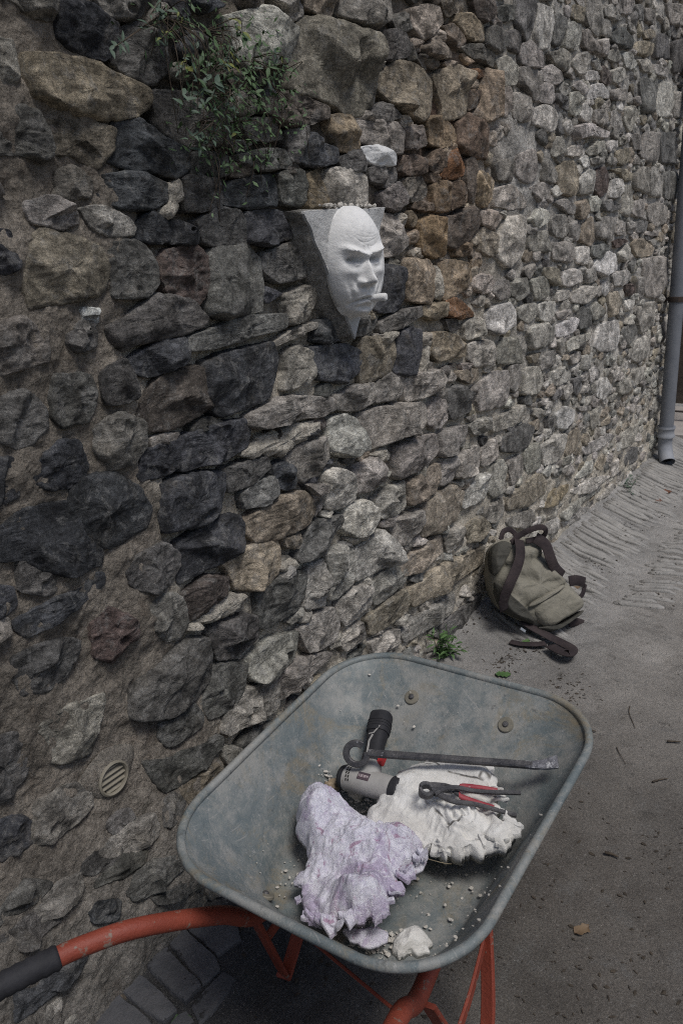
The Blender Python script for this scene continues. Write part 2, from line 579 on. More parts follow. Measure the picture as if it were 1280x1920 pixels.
M_DEBRIS = simple('dry debris', (0.03, 0.025, 0.02), (0.075, 0.06, 0.045), 60, 0.95, 0, 0.001)
M_TWIG = simple('twig bark', (0.045, 0.036, 0.028), (0.09, 0.07, 0.05), 60, 0.9, 0, 0.001)
M_STRAW = simple('dry straw', (0.24, 0.2, 0.13), (0.3, 0.25, 0.17), 60, 0.9, 0, 0)
M_BEHIND = simple('brown timber boarding', (0.055, 0.042, 0.032), (0.10, 0.078, 0.06), 5, 0.9, 0, 0.006, 30)
M_PALE = simple('pale step concrete', (0.30, 0.27, 0.245), (0.38, 0.35, 0.32), 6, 0.9, 0, 0.003, 60)

def leaf_material(name, a, b):
    k = NB(name)
    c = k.mix(k.ramp(k.noise(22, 4, 0.6), 0.3, 0.7), a, b)
    k.bump(k.noise(150, 3, 0.6), 0.0008)
    m = k.done(c, 0.6, 0, 0.35)
    return m
M_LEAF = [leaf_material('blue green leaf', (0.055, 0.085, 0.060), (0.085, 0.125, 0.085)),
          leaf_material('mid green leaf', (0.045, 0.085, 0.035), (0.075, 0.13, 0.05)),
          leaf_material('yellow green leaf', (0.12, 0.14, 0.035), (0.17, 0.18, 0.05)),
          leaf_material('weed green leaf', (0.055, 0.11, 0.035), (0.09, 0.16, 0.055)),
          leaf_material('dry brown leaf', (0.13, 0.085, 0.05), (0.18, 0.125, 0.075)),
          leaf_material('rust leaf', (0.12, 0.05, 0.03), (0.16, 0.075, 0.045))]

# ================================================================== GROUND
WALL_FR = Frame('wall', (0, 0, 0))

def ground_z(u, n):
    """alley surface: nearly level, a trowelled fillet against the wall"""
    z = 0.07 * np.clip(1 - n / 0.34, 0, 1) ** 2 * sstep(2.1, 3.0, u)
    z = z - 0.012 * np.exp(-((n - 0.47) / 0.12) ** 2) * sstep(2.4, 3.2, u)
    P = np.stack([u, n, 0 * u], 1)
    wob = 0.35 * fbm(P * 1.7, 2, 40) + 0.16 * fbm(P * 9, 2, 48)
    ph = (u + 0.35 * (n - 0.2) + 0.05 * wob) * 2 * math.pi / 0.062
    rid = (np.sin(ph) + 0.5 * np.sin(ph * 1.73 + 1.0)) * 0.5
    band = np.exp(-((n - 0.20) / 0.13) ** 2) + 0.45 * np.exp(-((n - 0.60) / 0.09) ** 2)
    z = z + 0.003 * rid * band * sstep(2.5, 3.1, u) * (0.55 + 0.9 * np.clip(fbm(P * 3.3, 3, 41) * 2 + 0.2, 0, 1))
    z = z + 0.012 * fbm(P * 3.1, 4, 42) + 0.0035 * fbm(P * 23, 4, 43)
    pit = np.clip(fbm(P * 6.5, 4, 44) - 0.22, 0, 1)
    return z - 0.03 * pit

def axis_grid(parts):
    out = []
    for a, b, s in parts:
        out.append(np.arange(a, b, s))
    return np.concatenate(out)
gu = np.r_[-40, -22, -12, -7, -4, -2, -1, -0.5, axis_grid([(-0.2, 3.0, 0.012), (3.0, 6.6, 0.0115)]), 6.7, 7, 7.5, 8, 9, 11, 15, 25, 45]
gn = np.r_[-0.3, -0.15, axis_grid([(-0.05, 1.5, 0.0125)]), axis_grid([(1.5, 2.6, 0.06)]), 3, 4, 6, 9, 15, 30, 50]
GU, GN = np.meshgrid(gu, gn, indexing='ij')
gz = ground_z(GU.ravel(), GN.ravel())
gz = np.where((np.abs(GU.ravel()) > 9) | (GN.ravel() > 4), 0, gz)
a, b = GU.shape
idx = np.arange(a * b).reshape(a, b)
GF = np.stack([idx[:-1, :-1], idx[:-1, 1:], idx[1:, 1:], idx[1:, :-1]], -1).reshape(-1, 4)
gP = np.stack([GU.ravel(), GN.ravel(), np.zeros(a * b)], 1)
dust = sstep(0.9, 0.15, GN.ravel()) * sstep(1.9, 3.0, GU.ravel())
dk = fbm(gP * 1.1, 3, 46)[:, None]
gt = np.array([0.163, 0.147, 0.129]) * (1 + 0.25 * dk)
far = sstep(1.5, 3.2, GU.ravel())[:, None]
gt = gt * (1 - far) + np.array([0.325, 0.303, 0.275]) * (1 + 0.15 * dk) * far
gt = gt * (1 - dust[:, None] * 0.7) + np.array([0.36, 0.355, 0.345]) * dust[:, None] * 0.7
grime_shade = (sstep(1.9, 1.2, GU.ravel()) * sstep(0.75, 0.3, GN.ravel()))[:, None]  # wall-foot grime, deepened as painted shade under the barrow
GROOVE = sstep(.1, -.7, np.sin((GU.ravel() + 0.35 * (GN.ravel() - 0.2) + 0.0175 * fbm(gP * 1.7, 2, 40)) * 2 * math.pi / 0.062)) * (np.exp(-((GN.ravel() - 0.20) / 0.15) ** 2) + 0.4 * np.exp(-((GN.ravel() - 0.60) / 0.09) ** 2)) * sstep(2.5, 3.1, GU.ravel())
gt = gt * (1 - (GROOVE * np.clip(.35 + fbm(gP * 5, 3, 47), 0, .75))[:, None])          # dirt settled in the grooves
gt = gt * (1 - grime_shade) + np.array([0.075, 0.075, 0.077]) * grime_shade
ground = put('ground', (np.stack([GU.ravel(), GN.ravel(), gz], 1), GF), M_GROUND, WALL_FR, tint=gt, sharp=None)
ground['kind'] = 'structure'

# dark paving slabs at the foot of the wall, each a piece of the ground
SLABS = [[(0.8883, 0.0518), (0.9596, 0.0566), (0.914, 0.2488), (0.863, 0.2471)], [(0.9659, 0.0575), (1.011, 0.0615), (0.9919, 0.2257), (0.9678, 0.2569), (0.918, 0.2499)], [(0.7421, 0.0556), (0.8028, 0.08), (0.7916, 0.1931), (0.7845, 0.2551), (0.6948, 0.1138)], [(0.8092, 0.0798), (0.8673, 0.072), (0.8388, 0.2483), (0.8042, 0.2441), (0.7958, 0.1901)], [(0.8647, 0.2671), (0.9683, 0.2632), (0.9758, 0.3048), (0.8894, 0.3137), (0.8451, 0.311)], [(1.018, 0.0635), (1.096, 0.1184), (1.1, 0.1885), (1.061, 0.2439), (0.9984, 0.2248)], [(0.7775, 0.2625), (0.8354, 0.2551), (0.8544, 0.2657), (0.8398, 0.3098), (0.7951, 0.3174)]]
for i, P in enumerate(SLABS):
    P = np.array(P, float)
    if area2(P) < 0:
        P = P[::-1]
    P = resample(P, 40)
    c0 = centroid(P)
    P = P + (P - c0) * 0.03 + 0.006 * np.stack([fbm(np.c_[P * 30, np.zeros(40)], 3, 50 + i), fbm(np.c_[P * 30, np.ones(40)], 3, 60 + i)], 1)
    q, t, F, c = disc_mesh(P, [0, 0.03, 0.08, 0.3, 0.6])
    z0 = float(np.max(ground_z(P[:, 0], P[:, 1]))) + 0.001
    z = z0 + 0.004 * np.minimum(1, t / 0.08) + 0.004 * fbm(np.c_[q * 14, np.zeros(len(q))], 4, 70 + i) + ((q - c) @ rng.uniform(-0.03, 0.03, 2))
    V = np.vstack([np.c_[P, np.full(40, z0 - 0.06)], np.c_[q, z]])
    F = [tuple(k + 40 for k in f) for f in F] + [(j, (j + 1) % 40, 40 + (j + 1) % 40, 40 + j) for j in range(40)]
    put('paving_slab', (V, F), M_SLAB, WALL_FR, ground)

# thin stones set on edge across the gutter strip along the wall
ME = simple('edge set stones', (0.25, 0.242, 0.228), (0.35, 0.338, 0.318), 14, 0.92, 0, 0.006, 70, 0.2, ((0.09, 0.085, 0.078), 28, 0.60))
def edging(u, n0, n1, w_, sk, sink=0.0):
    ns = np.linspace(n0, n1, 7)
    us = u + sk * (ns - n0) + 0.006 * fbm(np.c_[ns * 9, np.full(7, u * 31), np.zeros(7)], 2, 52)
    zs = ground_z(us, ns) + 0.004 + 0.004 * fbm(np.c_[ns * 14, np.full(7, u * 17), np.zeros(7)], 2, 53)
    zs = zs - sink
    zs[0] -= .008; zs[-1] -= .012
    return bar(np.stack([us, ns, zs], 1), w_ * np.array([.7, 1, 1, .95, 1, .9, .55]), np.full(7, .03))
u = 2.95
ne = 0
while u < 5.68 and ne < 150:
    w_ = rng.uniform(.022, .05)
    if rng.random() < .86:
        n0 = .015 + rng.uniform(0, .03)
        put('edging_stone', edging(u, n0, rng.uniform(.26, .40), w_ * .86, -.28 + rng.normal(0, .05), .0065), ME, WALL_FR, ground, sharp=None)
        ne += 1
    if rng.random() < .8 and u > 3.3:
        n0 = .46 + rng.uniform(-.03, .04)
        put('edging_stone', edging(u + .05, n0, n0 + rng.uniform(.10, .24), w_ * .9, .1 + rng.normal(0, .06), .0085), ME, WALL_FR, ground, sharp=None)
        ne += 1
    u += w_ + rng.uniform(.002, .012)

# ================================================================== STONE WALL
U0, U1, Z0, Z1 = -0.15, 6.05, -0.25, 3.45

def flare(u, z):
    """the foot of the wall swells out at the near end"""
    return 0.11 * sstep(0.6, 0.0, z) * sstep(1.75, 1.0, u)

FLUSH_U = np.array([(-0.1994, 0.9398), (-0.0087, 1.109), (0.234, 1.261), (0.4393, 1.313), (0.7119, 1.228), (1.02, 1.231), (1.208, 1.203), (1.448, 1.182), (1.575, 1.28), (1.787, 1.191), (2.074, 1.222)])            # (z, u): the render laps over the stones on the near side of this line
def flush(u, z):
    ub = np.interp(z, FLUSH_U[:, 0], FLUSH_U[:, 1])
    w = 0.1
    a = sstep(ub + w, ub - w, u)
    b = 0.85 * np.exp(-(((u - 3.323) / 0.22) ** 2 + ((z - 1.890) / 0.33) ** 2))
    return np.clip(np.maximum(a, b), 0, 1)

def mortar_level(u, z):
    lev = -0.019 - 0.014 * sstep(3.1, 2.3, u) + 0.012 * sstep(0.75, 0.2, z) * sstep(1.4, 2.2, u)
    f = flush(u, z)
    return lev * (1 - f) + 0.003 * f

PLAQUE = np.array([(1.75, 1.689), (2.154, 1.7), (1.968, 1.336)])            # plaque corners on its front face (u, z)
STONES = '''g 992,2041 1094,2060 1089,2026 1068,2018 1031,2026
D 1099,2046 1170,2054 1239,2036 1231,2008 1195,1973 1163,1974 1125,1975 1098,1992 1094,2031
g 1196,2092 1324,2117 1309,2064 1268,2051 1221,2051
d 1236,2017 1295,2045 1375,2038 1372,1975 1321,1941 1264,1949 1220,1970
Y 1016,1953 1066,1958 1152,1956 1257,1940 1305,1926 1296,1898 1263,1874 1160,1864 1082,1869 1022,1882 1011,1917
g 927,1951 988,1968 989,1916 960,1889 911,1874
d 912,1856 984,1862 1019,1852 1032,1833 1032,1784 1010,1778 970,1792 897,1781
t 1029,1847 1101,1850 1198,1846 1183,1806 1136,1773 1087,1795 1038,1787
D 1210,1865 1281,1868 1323,1843 1413,1819 1410,1782 1361,1760 1303,1773 1220,1774 1175,1784 1189,1816
D 1128,1755 1263,1763 1329,1745 1324,1711 1281,1697 1190,1696 1146,1709 1136,1733
g 1047,1757 1085,1765 1115,1745 1110,1719 1041,1718
l 966,1702 1038,1710 1071,1689 1070,1669 1029,1663 977,1670
l 1087,1692 1137,1694 1196,1676 1215,1658 1205,1644 1156,1645 1111,1659
D 1217,1655 1279,1684 1316,1673 1317,1629 1225,1633
D 1329,1662 1356,1667 1408,1644 1405,1621 1324,1623
d 1417,1667 1491,1694 1566,1690 1579,1666 1574,1615 1435,1619
D 1591,1687 1722,1690 1765,1625 1670,1614 1585,1619
d 1390,1762 1500,1760 1505,1705 1384,1690
D 1521,1749 1700,1779 1708,1704 1597,1701 1513,1704
d 1724,1780 1829,1792 1844,1751 1811,1708 1736,1713
y 1851,1775 1887,1793 1916,1757 1938,1723 1926,1705 1856,1702
l 1588,2111 1732,2149 1819,2124 1826,2104 1798,2048 1717,2029 1638,2006 1605,2029 1589,2071
g 1728,2184 1823,2202 1860,2177 1862,2157 1821,2144 1786,2155
t 1878,2224 2038,2255 1991,2179 1938,2177 1880,2178
g 2051,2257 2292,2297 2304,2224 2236,2194 2128,2176 2032,2186
T 1850,2144 1937,2167 2030,2166 2197,2165 2192,2080 2209,2039 2185,1984 2095,1945 2028,1953 1966,1975 1860,1976 1790,1979 1803,2037 1826,2108
d 2215,2172 2371,2205 2409,2175 2404,2138 2249,2109 2205,2115
T 2214,2064 2338,2117 2470,2115 2540,2086 2530,1992 2483,1965 2381,1994 2270,2005 2217,2021
d 2149,1951 2239,1992 2322,1981 2347,1964 2267,1951
b 1656,1944 1803,1974 1957,1958 1962,1930 1852,1905 1768,1898 1652,1915
d 1607,1899 1714,1901 1751,1863 1645,1856 1609,1871
d 1766,1879 1838,1898 1845,1878 1820,1819 1781,1820
D 1853,1885 1918,1861 1989,1857 1993,1820 1874,1807 1815,1815
y 1975,1935 2070,1943 2106,1869 2088,1855 2004,1854 1974,1898
g 2085,1932 2317,1947 2362,1922 2346,1861 2253,1860 2199,1874 2112,1883
d 2372,1933 2482,1949 2506,1896 2380,1876
d 1577,1819 1748,1839 1778,1806 1763,1797 1661,1788 1583,1804
d 2002,1832 2105,1856 2143,1825 2121,1803 2016,1803
d 2157,1813 2302,1819 2306,1783 2238,1766 2163,1778
l 1950,1800 2016,1803 2137,1790 2133,1726 2123,1708 1949,1706
d 2218,1742 2329,1777 2381,1739 2370,1715 2276,1694 2226,1705
d 1418,1812 1535,1813 1529,1772 1413,1765
d 1319,1929 1480,1931 1566,1900 1538,1836 1414,1826 1330,1854
d 2310,2222 2392,2251 2423,2217 2349,2198
g 2422,2270 2598,2307 2623,2264 2561,2227 2490,2199 2430,2225
g 2489,2175 2575,2211 2630,2208 2675,2189 2683,2172 2622,2165 2502,2156
b 2634,2255 2699,2269 2762,2257 2790,2238 2746,2215 2683,2215
t 2730,2306 2831,2322 2925,2305 2930,2257 2840,2251 2778,2259 2722,2282
b 2606,2342 2692,2358 2722,2314 2646,2292
b 2842,2387 3015,2419 3027,2360 2942,2321 2873,2326
d 3215,2456 3386,2488 3406,2443 3368,2368 3312,2315 3258,2336 3205,2363
d 3049,2384 3192,2412 3194,2371 3055,2341
d 2947,2297 3010,2316 3123,2313 3135,2275 3078,2243 2953,2245
d 3142,2320 3253,2335 3259,2311 3241,2266 3145,2266
d 2754,2213 2840,2235 2962,2237 3022,2231 3005,2183 2927,2193 2811,2196
g 3250,2288 3356,2315 3476,2298 3498,2246 3373,2234 3254,2233
g 3255,2218 3373,2224 3494,2218 3471,2151 3421,2119 3358,2124 3258,2158
g 3032,2211 3127,2234 3234,2219 3227,2155 3166,2151 3092,2136 3061,2176
g 2551,2104 2730,2154 2816,2149 2816,2111 2783,2013 2697,1993 2615,1982 2620,2024
o 2832,2158 2941,2165 2942,2148 2837,2139
t 2946,2167 3071,2177 3093,2104 3067,2031 2941,1998 2851,2019 2912,2068 2929,2121
b 2808,2084 2911,2099 2912,2078 2877,2049 2808,2026
g 3102,2116 3161,2137 3188,2107 3136,2037 3076,2040
g 3198,2119 3304,2115 3351,2072 3320,2033 3192,2035
l 3373,2078 3516,2107 3628,2105 3675,2081 3648,2030 3574,2013 3463,2032 3383,2026
t 2519,1974 2585,1986 2681,1967 2713,1934 2705,1922 2681,1907 2535,1898
b 2721,1977 2825,2014 2968,1993 2971,1898 2957,1879 2835,1886 2729,1907
o 2705,1897 2780,1838 2763,1813 2632,1798 2597,1807 2656,1851
b 2545,1871 2606,1888 2649,1860 2633,1831 2552,1815 2522,1835
b 2359,1855 2494,1856 2508,1837 2500,1813 2390,1802 2350,1810
d 2379,1788 2460,1799 2499,1764 2491,1740 2404,1721 2378,1749
b 2422,1721 2542,1720 2549,1695 2414,1701
t 2551,1775 2624,1787 2668,1782 2667,1743 2647,1696 2564,1695
b 2680,1782 2763,1792 2802,1759 2793,1727 2679,1699
d 2801,1858 2862,1875 2889,1842 2881,1799 2864,1731 2828,1724 2810,1786
Y 2881,1817 2935,1830 3026,1803 3008,1745 2956,1714 2900,1724
d 3043,1865 3179,1879 3202,1844 3183,1808 3055,1812
g 3220,1897 3412,1935 3441,1865 3410,1819 3335,1809 3224,1829
l 3046,1777 3205,1789 3340,1738 3320,1705 3151,1708 3029,1714
g 3365,1789 3575,1812 3612,1752 3457,1739
d 2639,1678 2712,1675 2763,1694 2828,1709 2883,1656 2874,1626 2812,1588 2746,1586 2712,1569 2629,1589 2630,1640
t 2720,1576 2829,1582 2848,1546 2720,1542
y 2459,1662 2526,1675 2615,1665 2622,1614 2613,1549 2554,1548 2471,1566
g 2919,1695 3030,1693 3111,1674 3032,1628 2930,1648
g 2939,1637 3052,1602 3065,1542 3015,1534 2922,1555
l 3163,1674 3299,1678 3327,1592 3286,1520 3193,1486 3076,1520 3078,1598
l 3380,1661 3460,1705 3585,1697 3621,1660 3559,1643 3436,1635
g 3379,1602 3600,1616 3621,1525 3395,1537
g 2197,1688 2291,1672 2369,1612 2368,1591 2299,1564 2189,1559 2174,1613
D 2162,1529 2334,1524 2336,1422 2283,1392 2154,1401 2146,1478
t 2356,1546 2507,1532 2549,1504 2552,1460 2535,1408 2504,1392 2444,1408 2350,1426
t 2597,1529 2817,1515 2840,1451 2795,1425 2694,1410 2619,1399 2603,1440
o 2635,1392 2703,1394 2786,1365 2850,1332 2851,1316 2746,1322 2635,1337
d 2177,1361 2321,1384 2450,1390 2457,1357 2336,1335 2191,1328
t 2469,1388 2627,1389 2626,1341 2549,1338 2468,1353
l 2867,1467 2997,1460 3048,1435 2999,1397 2935,1400 2849,1424
g 3068,1437 3185,1426 3194,1362 3113,1362 3029,1395
g 3202,1417 3373,1428 3402,1359 3296,1347 3210,1369
g 3416,1416 3612,1416 3653,1331 3484,1333
L 2981,1324 3206,1337 3265,1293 3268,1242 3151,1224 3044,1228 2972,1257
l 2786,1293 2851,1308 2947,1294 2958,1242 2796,1236
g 3287,1309 3485,1314 3515,1265 3410,1239 3283,1274
d 2634,1325 2711,1316 2746,1285 2659,1287
t 2532,1293 2711,1262 2787,1215 2782,1176 2658,1189 2570,1186 2531,1214
l 2814,1218 2994,1208 3047,1153 3007,1111 2872,1125 2815,1163
g 3078,1175 3152,1198 3282,1183 3333,1129 3349,1066 3218,1090 3080,1105
g 3406,1214 3665,1210 3709,1120 3444,1117
D 2314,1309 2378,1321 2444,1309 2450,1272 2437,1216 2395,1176 2322,1173 2250,1203 2277,1255
t 2087,1326 2268,1297 2276,1238 2229,1196 2062,1190 2058,1253
d 2032,1385 2153,1388 2164,1363 2125,1341 2029,1337
D 1826,1330 1992,1316 2075,1282 2053,1228 1984,1208 1859,1235 1837,1276
D 1864,1399 1913,1390 1963,1336 1908,1332 1848,1345
g 1711,1325 1765,1338 1825,1315 1834,1252 1784,1232 1693,1233 1713,1280
g 1721,1481 1828,1496 1854,1480 1846,1453 1794,1409 1733,1403
d 1641,1586 1758,1607 1816,1544 1806,1521 1696,1521 1638,1549
d 1450,1602 1576,1612 1628,1569 1620,1452 1555,1450 1473,1445 1426,1462
d 1351,1415 1560,1441 1725,1433 1714,1400 1674,1391 1541,1390 1446,1377 1350,1381
g 1665,1368 1771,1394 1848,1397 1847,1381 1754,1369 1663,1353
D 1399,1347 1516,1357 1651,1365 1666,1318 1648,1285 1614,1224 1537,1217 1435,1211 1388,1248
g 1533,1197 1691,1212 1910,1173 1921,1134 1838,1126 1744,1144 1570,1149 1528,1166
g 1930,1174 2038,1181 2133,1180 2147,1151 2129,1116 2014,1114 1934,1131
g 2155,1175 2239,1191 2318,1166 2305,1118 2266,1106 2149,1116
g 2328,1163 2537,1164 2577,1120 2495,1079 2332,1081
g 2049,1096 2220,1089 2455,1060 2481,995 2453,963 2266,975 2097,968 2048,988
l 1890,1106 1970,1107 2027,1078 2034,1017 2026,990 1948,986 1882,1017
g 1672,1042 1736,1065 1867,1061 1866,994 1823,969 1740,960 1690,1004
D 1619,1033 1664,1033 1711,973 1691,951 1620,979
d 1428,1074 1505,1066 1586,1069 1600,1033 1520,1013 1435,1011
d 1481,995 1552,1005 1620,1006 1623,966 1544,943 1490,952
D 1208,1098 1356,1082 1420,1065 1416,1031 1383,970 1329,958 1200,976 1202,1032
D 1165,1177 1270,1181 1268,1124 1238,1117 1156,1120 1151,1130
D 1278,1187 1510,1188 1528,1163 1511,1113 1437,1102 1287,1106 1276,1129
D 1234,938 1337,946 1457,944 1474,909 1461,863 1411,836 1302,839 1221,835
d 1074,925 1110,951 1192,949 1226,910 1222,883 1177,852 1134,853 1083,889
g 1113,823 1181,827 1221,797 1230,734 1198,708 1155,718 1120,765
b 1235,805 1318,816 1390,788 1387,762 1344,722 1242,728
Y 1387,828 1489,839 1601,819 1611,785 1598,728 1552,708 1495,716 1422,746 1409,790
t 1486,920 1580,938 1737,928 1783,890 1788,860 1752,825 1616,828 1525,842 1493,874
g 1752,944 1837,921 1823,860 1783,840 1789,896
l 1845,942 1883,960 1952,931 1987,878 1984,831 1917,825 1836,849
l 1988,928 2118,940 2178,894 2156,859 2072,842 2000,846
g 2247,942 2337,940 2545,925 2560,849 2448,820 2248,829
l 1943,815 2042,815 2097,769 2104,724 2062,696 1974,710 1929,756
g 2115,788 2305,810 2312,714 2256,703 2168,713 2122,741
d 1745,807 1784,816 1915,801 1928,776 1855,743 1766,717 1685,727
t 1646,813 1694,812 1714,784 1697,768 1651,790
l 1814,703 1963,685 1978,602 1962,553 1893,539 1834,539 1834,639
l 1989,663 2165,670 2228,580 2215,534 2052,543 1987,549
l 1733,684 1818,686 1819,571 1801,536 1712,563
d 1507,700 1595,706 1704,690 1729,670 1715,613 1661,579 1544,582 1501,595
g 1633,555 1692,570 1698,550 1642,544
d 1313,674 1439,658 1496,630 1481,566 1397,560 1333,576 1311,631
l 1460,522 1537,532 1661,508 1647,461 1624,427 1527,426 1446,455 1435,491
g 1677,506 1746,518 1854,505 1879,445 1850,392 1727,410 1696,456
d 1154,668 1208,676 1294,654 1291,591 1270,544 1204,520 1134,525 1073,546 1023,573 1033,630 1074,658 1130,652
d 1298,543 1330,559 1431,514 1404,455 1360,428 1260,440 1243,499
l 1319,420 1413,436 1526,420 1555,380 1540,328 1512,316 1418,345 1317,358 1303,371
g 1553,414 1631,415 1787,380 1829,354 1711,333 1554,331
d 1106,525 1206,507 1230,466 1216,443 1112,452 1091,491
d 1033,450 1126,409 1274,380 1273,358 1214,347 1120,352 1064,357 1035,409
t 1104,342 1156,333 1231,324 1249,296 1119,291
d 1049,331 1078,339 1099,303 1058,280 1031,293
d 766,853 840,851 917,823 903,790 863,761 813,759 776,771 761,813
g 786,683 865,687 953,669 947,638 921,604 895,561 844,575 808,588 813,634
d 673,711 737,696 755,646 738,600 691,575 647,586
g 746,519 828,514 873,482 868,444 811,432 754,430 719,450
D 632,528 699,523 724,493 715,453 671,458 617,478
d 883,384 949,376 954,352 909,352
g 849,339 916,345 1003,331 1005,299 992,280 924,291 868,313
g 684,322 719,328 791,326 782,292 729,288 688,291
d 799,324 820,340 899,319 889,299 830,303
d 827,292 904,290 955,267 937,248 856,267 821,275
d 592,342 626,373 680,382 723,348 683,340 635,349 603,344
d 882,211 932,237 1038,202 1035,166 969,171 902,184
d 596,323 672,312 721,270 641,274 596,292
D 789,230 814,234 851,210 837,185 795,209
D 614,204 700,193 752,167 707,141 639,161
D 535,224 610,193 666,141 582,155 522,188
d 942,154 1063,110 1078,81 954,130
D 874,1648 917,1650 928,1615 927,1597 904,1587 861,1584
t 960,1637 995,1649 1061,1635 1116,1621 1133,1579 1108,1534 1009,1526 940,1516 938,1567
d 1143,1619 1187,1630 1238,1614 1262,1579 1262,1541 1223,1519 1141,1525 1146,1581
r 1296,1598 1313,1604 1399,1615 1439,1585 1431,1519 1388,1486 1300,1522 1286,1563
d 1118,1464 1182,1477 1261,1517 1372,1495 1414,1452 1402,1434 1318,1423 1188,1420 1153,1408 1133,1427
D 1163,1389 1253,1410 1327,1416 1319,1359 1224,1347 1165,1359
d 1091,1371 1145,1389 1159,1358 1166,1308 1094,1307 1080,1331
g 846,1485 914,1497 959,1462 954,1418 911,1414 861,1409 832,1420
d 970,1380 1045,1371 1054,1331 1030,1288 970,1283 953,1316
d 810,1341 851,1358 894,1364 928,1324 927,1292 893,1273 857,1272 802,1303
d 1024,1457 1059,1470 1078,1459 1070,1433 1034,1428 1021,1443
W 1060,1498 1089,1497 1082,1479 1061,1482
L 1037,1471 1064,1478 1081,1471 1046,1459
b 1183,1290 1255,1337 1376,1340 1418,1282 1408,1244 1286,1219 1195,1220 1174,1258
g 1045,1261 1119,1275 1175,1246 1171,1198 1132,1171 1072,1172 1044,1216
D 894,1219 956,1249 994,1242 1005,1191 987,1167 921,1166 888,1188
D 791,1250 840,1243 846,1205 838,1175 774,1167
D 972,1148 989,1166 1086,1150 1134,1096 1159,1051 1136,1013 1028,1005 969,1056 952,1108
D 762,1108 842,1136 949,1124 963,1055 1012,1002 1000,972 912,980 835,1044 752,1063
d 825,1042 908,977 901,965 868,956 814,983
D 788,930 832,935 923,934 976,956 1002,946 998,922 945,906 910,902 816,883 790,910
r 961,836 1009,860 1069,801 1060,771 996,741 957,773
g 732,938 766,937 764,913 727,912
D 743,1017 789,993 787,960 729,951
t 2746,1123 2892,1109 2902,1078 2834,1068 2746,1095
g 2927,1042 3049,1072 3192,1055 3212,988 3175,919 2919,936 2893,988
g 3214,1070 3313,1067 3341,990 3272,957 3218,987
g 3351,1036 3535,1023 3608,947 3518,905 3370,926
d 2649,1069 2751,1067 2830,1027 2835,954 2674,953 2639,1004
l 2494,1018 2556,1055 2622,1029 2630,962 2574,941 2489,971
g 2574,915 2798,906 2798,866 2691,822 2581,829
g 2817,898 2976,901 2987,858 2946,842 2876,849
g 2998,865 3121,871 3398,877 3390,813 3232,811 3068,818
d 3125,766 3233,787 3404,785 3518,742 3437,675 3311,675 3139,716
t 2338,791 2563,805 2575,752 2527,700 2429,704 2335,711
g 2598,805 2682,807 2700,779 2681,722 2588,709
g 2718,800 2906,798 2908,709 2858,691 2709,710
g 2937,772 3080,790 3106,697 2944,696
t 2424,670 2672,690 2775,635 2756,593 2708,544 2550,535 2428,559
l 2794,629 2940,660 3019,648 3020,608 2963,556 2785,562 2756,579
g 3040,666 3152,672 3200,621 3151,548 3067,530 3000,571
g 3211,652 3363,645 3381,564 3270,530 3231,598
g 3400,659 3578,659 3603,534 3447,537 3398,596
t 3194,491 3591,504 3690,429 3673,378 3499,374 3221,420
g 2975,490 3136,503 3173,429 3105,403 2976,451
g 3199,386 3501,346 3568,270 3385,282 3225,344
g 2205,680 2412,674 2418,610 2321,566 2222,604
t 2262,513 2418,511 2571,520 2579,442 2416,424 2286,452
g 2598,504 2751,499 2766,418 2633,423
t 2795,478 2927,483 2998,425 2961,376 2810,403
g 2076,505 2203,522 2321,464 2292,425 2091,415
l 1897,517 1969,526 2063,512 2068,429 1920,421 1884,464
t 2038,392 2291,398 2328,340 2302,303 2063,313
g 1879,378 2008,389 2027,324 1906,330
t 2321,377 2542,390 2632,380 2973,337 2948,257 2655,276 2358,295
g 2256,236 2369,248 2678,234 2692,185 2654,146 2285,183
d 2523,103 2630,135 2950,120 2897,49 2777,18 2591,46
g 2058,291 2242,260 2247,197 2082,226
l 3428,2456 3578,2466 3595,2425 3576,2374 3544,2327 3423,2306 3402,2355
d 3622,2460 3748,2462 3745,2434 3665,2349 3602,2351
g 3770,2450 3918,2466 3933,2408 3869,2366 3742,2356
t 3833,2526 3964,2537 3944,2478 3813,2477
g 3998,2602 4180,2636 4198,2537 4165,2456 4055,2475 3989,2519
g 3956,2447 4034,2463 4151,2401 4123,2380 3979,2394
g 4222,2537 4327,2545 4347,2488 4218,2473
g 4237,2589 4346,2617 4517,2590 4442,2568 4258,2560
l 4168,2439 4276,2464 4337,2450 4313,2400 4192,2394
g 3546,2308 3737,2343 3831,2336 3779,2269 3687,2266
g 3847,2319 4004,2372 4072,2369 4063,2331 3983,2316 3981,2277 3851,2291
l 3458,2229 3599,2263 3689,2254 3725,2224 3631,2201 3467,2198
l 4090,2347 4173,2367 4244,2329 4140,2328
l 3994,2292 4166,2315 4219,2288 4021,2260
b 4256,2349 4378,2330 4387,2284 4252,2283
l 4391,2348 4591,2382 4638,2342 4471,2303 4418,2302
g 4326,2420 4468,2446 4537,2418 4461,2394 4315,2389
l 4550,2441 4639,2459 4812,2433 4769,2405 4628,2387
g 4808,2450 5044,2476 5115,2423 4919,2419
l 5156,2475 5452,2492 5444,2438 5148,2427
d 4369,2505 4526,2550 4728,2532 4701,2484 4535,2470 4367,2473
t 4807,2534 5117,2569 5068,2508 4955,2485 4750,2484
t 4873,2593 5110,2630 5119,2601 4943,2566
d 5159,2620 5389,2644 5461,2540 5157,2512
g 4511,2698 4689,2731 4671,2646 4539,2614
d 4729,2685 4854,2702 4871,2642 4761,2636
g 4896,2702 5085,2715 5102,2659 4921,2647
g 5300,2801 5707,2847 5742,2755 5415,2713
g 3434,2171 3509,2187 3600,2191 3631,2140 3588,2124 3450,2122
d 3640,2167 3806,2160 3798,2115 3650,2136
